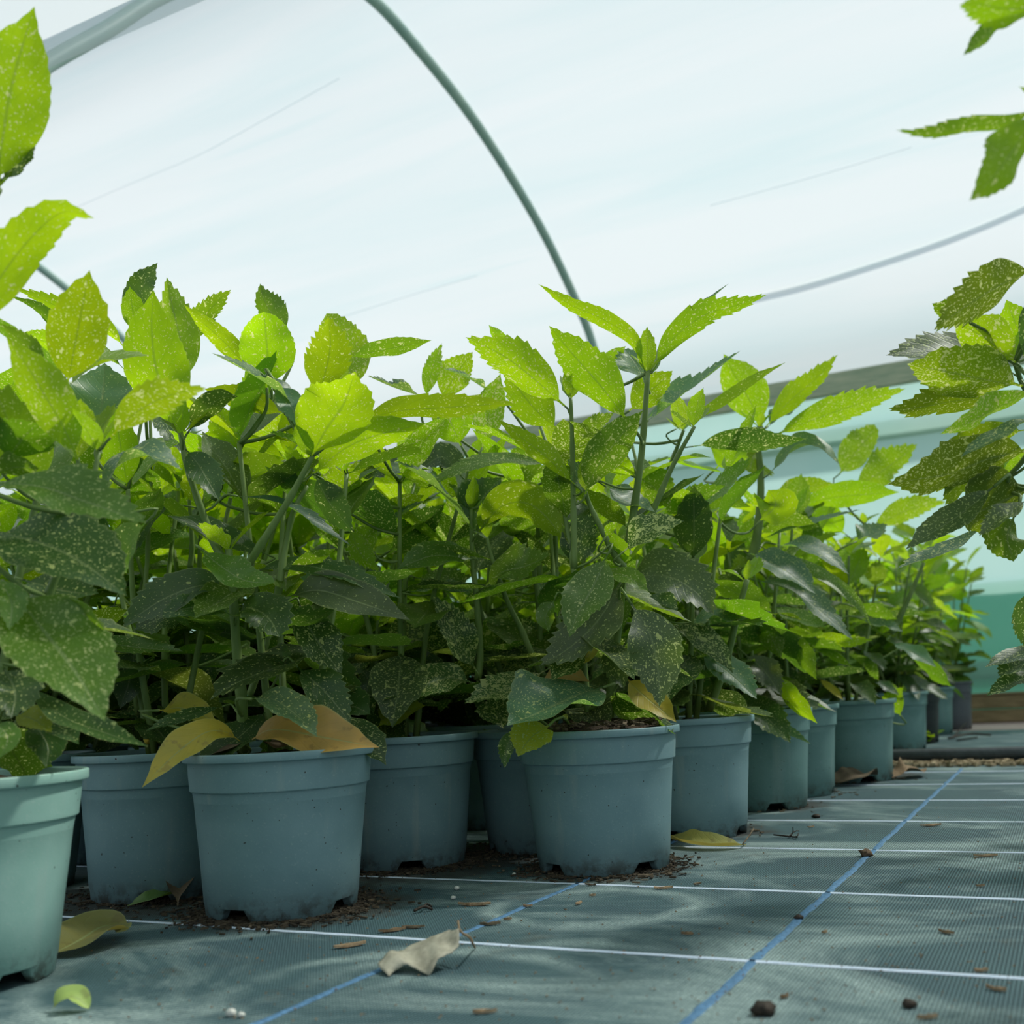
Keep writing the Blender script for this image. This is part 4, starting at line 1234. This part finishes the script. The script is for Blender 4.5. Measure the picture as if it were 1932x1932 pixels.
# fallen leaves
def fallen(pix, lift, w, mat, label, wave=0.1, fold=0.2, stalk=None, seed=1, side=1, rough=False, color=None):
    pts = [ground(x, y) + Z * h for (x, y), h in zip(pix, lift)]
    path = catmull(pts, TIPN)
    nr = [Vector((0.0, -0.35, 1)).normalized()] * (TIPN + 1)
    root = empty('fallen_leaf', pts[0], label, 'fallen leaf', 'fallen leaves on the matting')
    me = leaf_mesh('blade', path, nr, w, fold, wave, False, seed, True)
    o = link('blade', me, mat, root)
    o.matrix_parent_inverse = Matrix.Translation(-pts[0])
    if color: o.color = color
    if stalk:
        sp = [ground(x, y) + Z * h for x, y, h in stalk]
        s = link('stalk', mesh('stalk', *tube_data(catmull(sp, 8), 0.0012, 6)), M_BROWNLEAF, root)
        s.matrix_parent_inverse = Matrix.Translation(-pts[0])
    return o
# the grey crumpled leaf: a folded sheet resting on three corners
def crumpled():
    d = depth_of(ground(800, 1830))
    P0 = at(866, 1742, d + 0.035)
    rows = [  # (back edge, ridge, front edge) from stalk end to tip
        [(866, 1752, .032), (867, 1762, .02), (866, 1785, .008)],
        [(840, 1759, .036), (848, 1778, .018), (858, 1794, .002)],
        [(815, 1768, .036), (826, 1786, .010), (840, 1803, -.010)],
        [(795, 1776, .034), (806, 1800, .006), (826, 1812, -.018)],
        [(776, 1784, .030), (786, 1808, .004), (812, 1838, -.028)],
        [(758, 1795, .026), (765, 1806, .006), (790, 1831, -.022)],
        [(738, 1794, .018), (748, 1806, .000), (764, 1820, -.012)],
        [(722, 1808, .010), (732, 1822, -.008), (745, 1832, -.012)],
        [(713, 1820, .0), (722, 1832, -.012), (733, 1841, -.018)]]
    grid = []
    for r in rows:
        ps = []
        for x, y, o in r:
            p = at(x, y, d + o * 0.8)
            if p.z < 0.0015: p = ground(x, y, 0.0015)
            ps.append(p)
        grid.append(catmull(ps, 6))
    cols = list(zip(*grid))
    fine = [catmull(list(c), 26) for c in cols]
    vv, ff = [], []
    m = len(fine)
    for j in range(27):
        for i in range(m):
            vv.append(fine[i][j] + Vector((0, 0, 0.0016 * noise.noise(Vector((i * .8, j * .45, 2))))))
    for j in range(26):
        for i in range(m - 1):
            a = j * m + i
            ff.append((a, a + 1, a + m + 1, a + m))
    uvm = [(0.01 * (k % m), 0.004 * (k // m)) for k in range(len(vv))]
    root = empty('fallen_leaf', ground(790, 1840), 'grey white crumpled dry leaf with bent stalk on the matting in the foreground', 'fallen leaf', 'fallen leaves on the matting')
    me = mesh('blade', vv, ff, True, {'Metres': uvm, 'Blade': uvm})
    o = link('blade', me, M_DRY, root); o.matrix_parent_inverse = Matrix.Translation(-root.location)
    sol = o.modifiers.new('thickness', 'SOLIDIFY'); sol.thickness = 0.0006
    pth = catmull([at(864, 1736, d + .03), at(868, 1757, d + .026), at(886, 1768, d + .01), at(891, 1778, d + .004), ground(896, 1788, 0.0015)], 14)
    s = link('stalk', mesh('stalk', *tube_data(pth, 0.0011, 6)), M_PALECHIP, root); s.matrix_parent_inverse = Matrix.Translation(-root.location)
crumpled()
YG = (0.30, 0.30, 0.08, 0)
fallen([(1408, 1600), (1360, 1602), (1310, 1600), (1262, 1592)], [.004, .004, .005, .008], 0.045, M_OLD, 'yellow green curled leaf lying at the foot of the grey pot on a white thread', 0.06, 0.7,
       [(1402, 1601, .006), (1414, 1594, .012), (1424, 1588, .018)], 4, color=(0.36, 0.36, 0.12, 0))
fallen([(100, 1812), (150, 1795), (195, 1775), (243, 1768)], [.006, .010, .014, .008], 0.085, M_OLD, 'olive brown spotted fallen leaf beside the pale cut-off pot', 0.06, 0.25, None, 6, color=(0.20, 0.20, 0.06, 0))
fallen([(98, 1912), (120, 1910), (142, 1908), (168, 1908)], [.003, .010, .010, .002], 0.022, M_OLD, 'small lime green fallen leaf against the foot of the pale pot', 0.05, 0.5, None, 7, color=(0.32, 0.46, 0.12, 0))
fallen([(1560, 1484), (1590, 1483), (1620, 1480), (1650, 1474)], [.006, .014, .02, .012], 0.07, M_BROWNLEAF, 'brown curled dead leaf leaning on the wide green grey pot', 0.12, 0.4, None, 8)
fallen([(1575, 1448), (1590, 1456), (1610, 1466), (1628, 1476)], [.05, .045, .03, .014], 0.06, M_BROWNLEAF, 'upright brown dead leaf behind another at the wide pot', 0.16, 0.5, None, 9)
fallen([(1684, 1472), (1700, 1470), (1720, 1468), (1738, 1462)], [.006, .012, .016, .012], 0.06, M_PALECHIP, 'pale brown dead leaf right of the wide pot near the mulch', 0.15, 0.4, None, 10)
fallen([(335, 1712), (340, 1698), (345, 1684), (347, 1664)], [.002, .02, .04, .06], 0.05, M_BROWNLEAF, 'dark dead leaf standing upright between two front pots', 0.1, 0.5, None, 11)
fallen([(240, 1716), (280, 1712), (320, 1704), (350, 1700)], [.004, .008, .010, .012], 0.03, M_OLD, 'thin green leaf lying in the litter between front pots', 0.05, 0.5, None, 12, color=(0.10, 0.20, 0.05, 0))
# dead leaves lying on the compost
for key, (x, y), (x1, y1), w, lab in (('P3', (400, 1432), (450, 1405), 0.05, 'dark brown dead leaf curled on the compost left of the thick trunk'), ('P3', (500, 1405), (600, 1410), 0.05, 'reddish brown dead leaf on the compost right of the thick trunk')):
    dd = G[key]['depth']
    pts = [at(x, y, dd - .04), at((x + x1) / 2, (y + y1) / 2 - 12, dd - .05), at(x1, y1, dd - .04)]
    path = catmull(pts, TIPN)
    me = leaf_mesh('dead_leaf', path, [Vector((0, -.6, 1)).normalized()] * (TIPN + 1), w, 0.4, 0.12, False, 3, True)
    tag(link('dead_leaf', me, M_BROWNLEAF), lab, 'dead leaf')
# far weed and twigs at the end of the row
wr = empty('weed', ground(1752, 1402), 'small lime green weed sprouting at the foot of the far pots', 'weed')
for k in range(5):
    r_ = random.Random(k)
    auto_leaf(wr, Vector((0, 0, 0.004)), r_.uniform(-2.6, 0.6), r_.uniform(0.2, 0.9), 0.075, 'a', -1, r_)
twig([g(1790, 1396, .004), g(1830, 1391, .01), g(1870, 1390, .004)], 0.004, 'pale twigs lying beyond the pipe at the end of the row', [[g(1800, 1394, .006), g(1815, 1384, .02), g(1826, 1378, .03)], [g(1805, 1398), g(1845, 1398, .01)]])
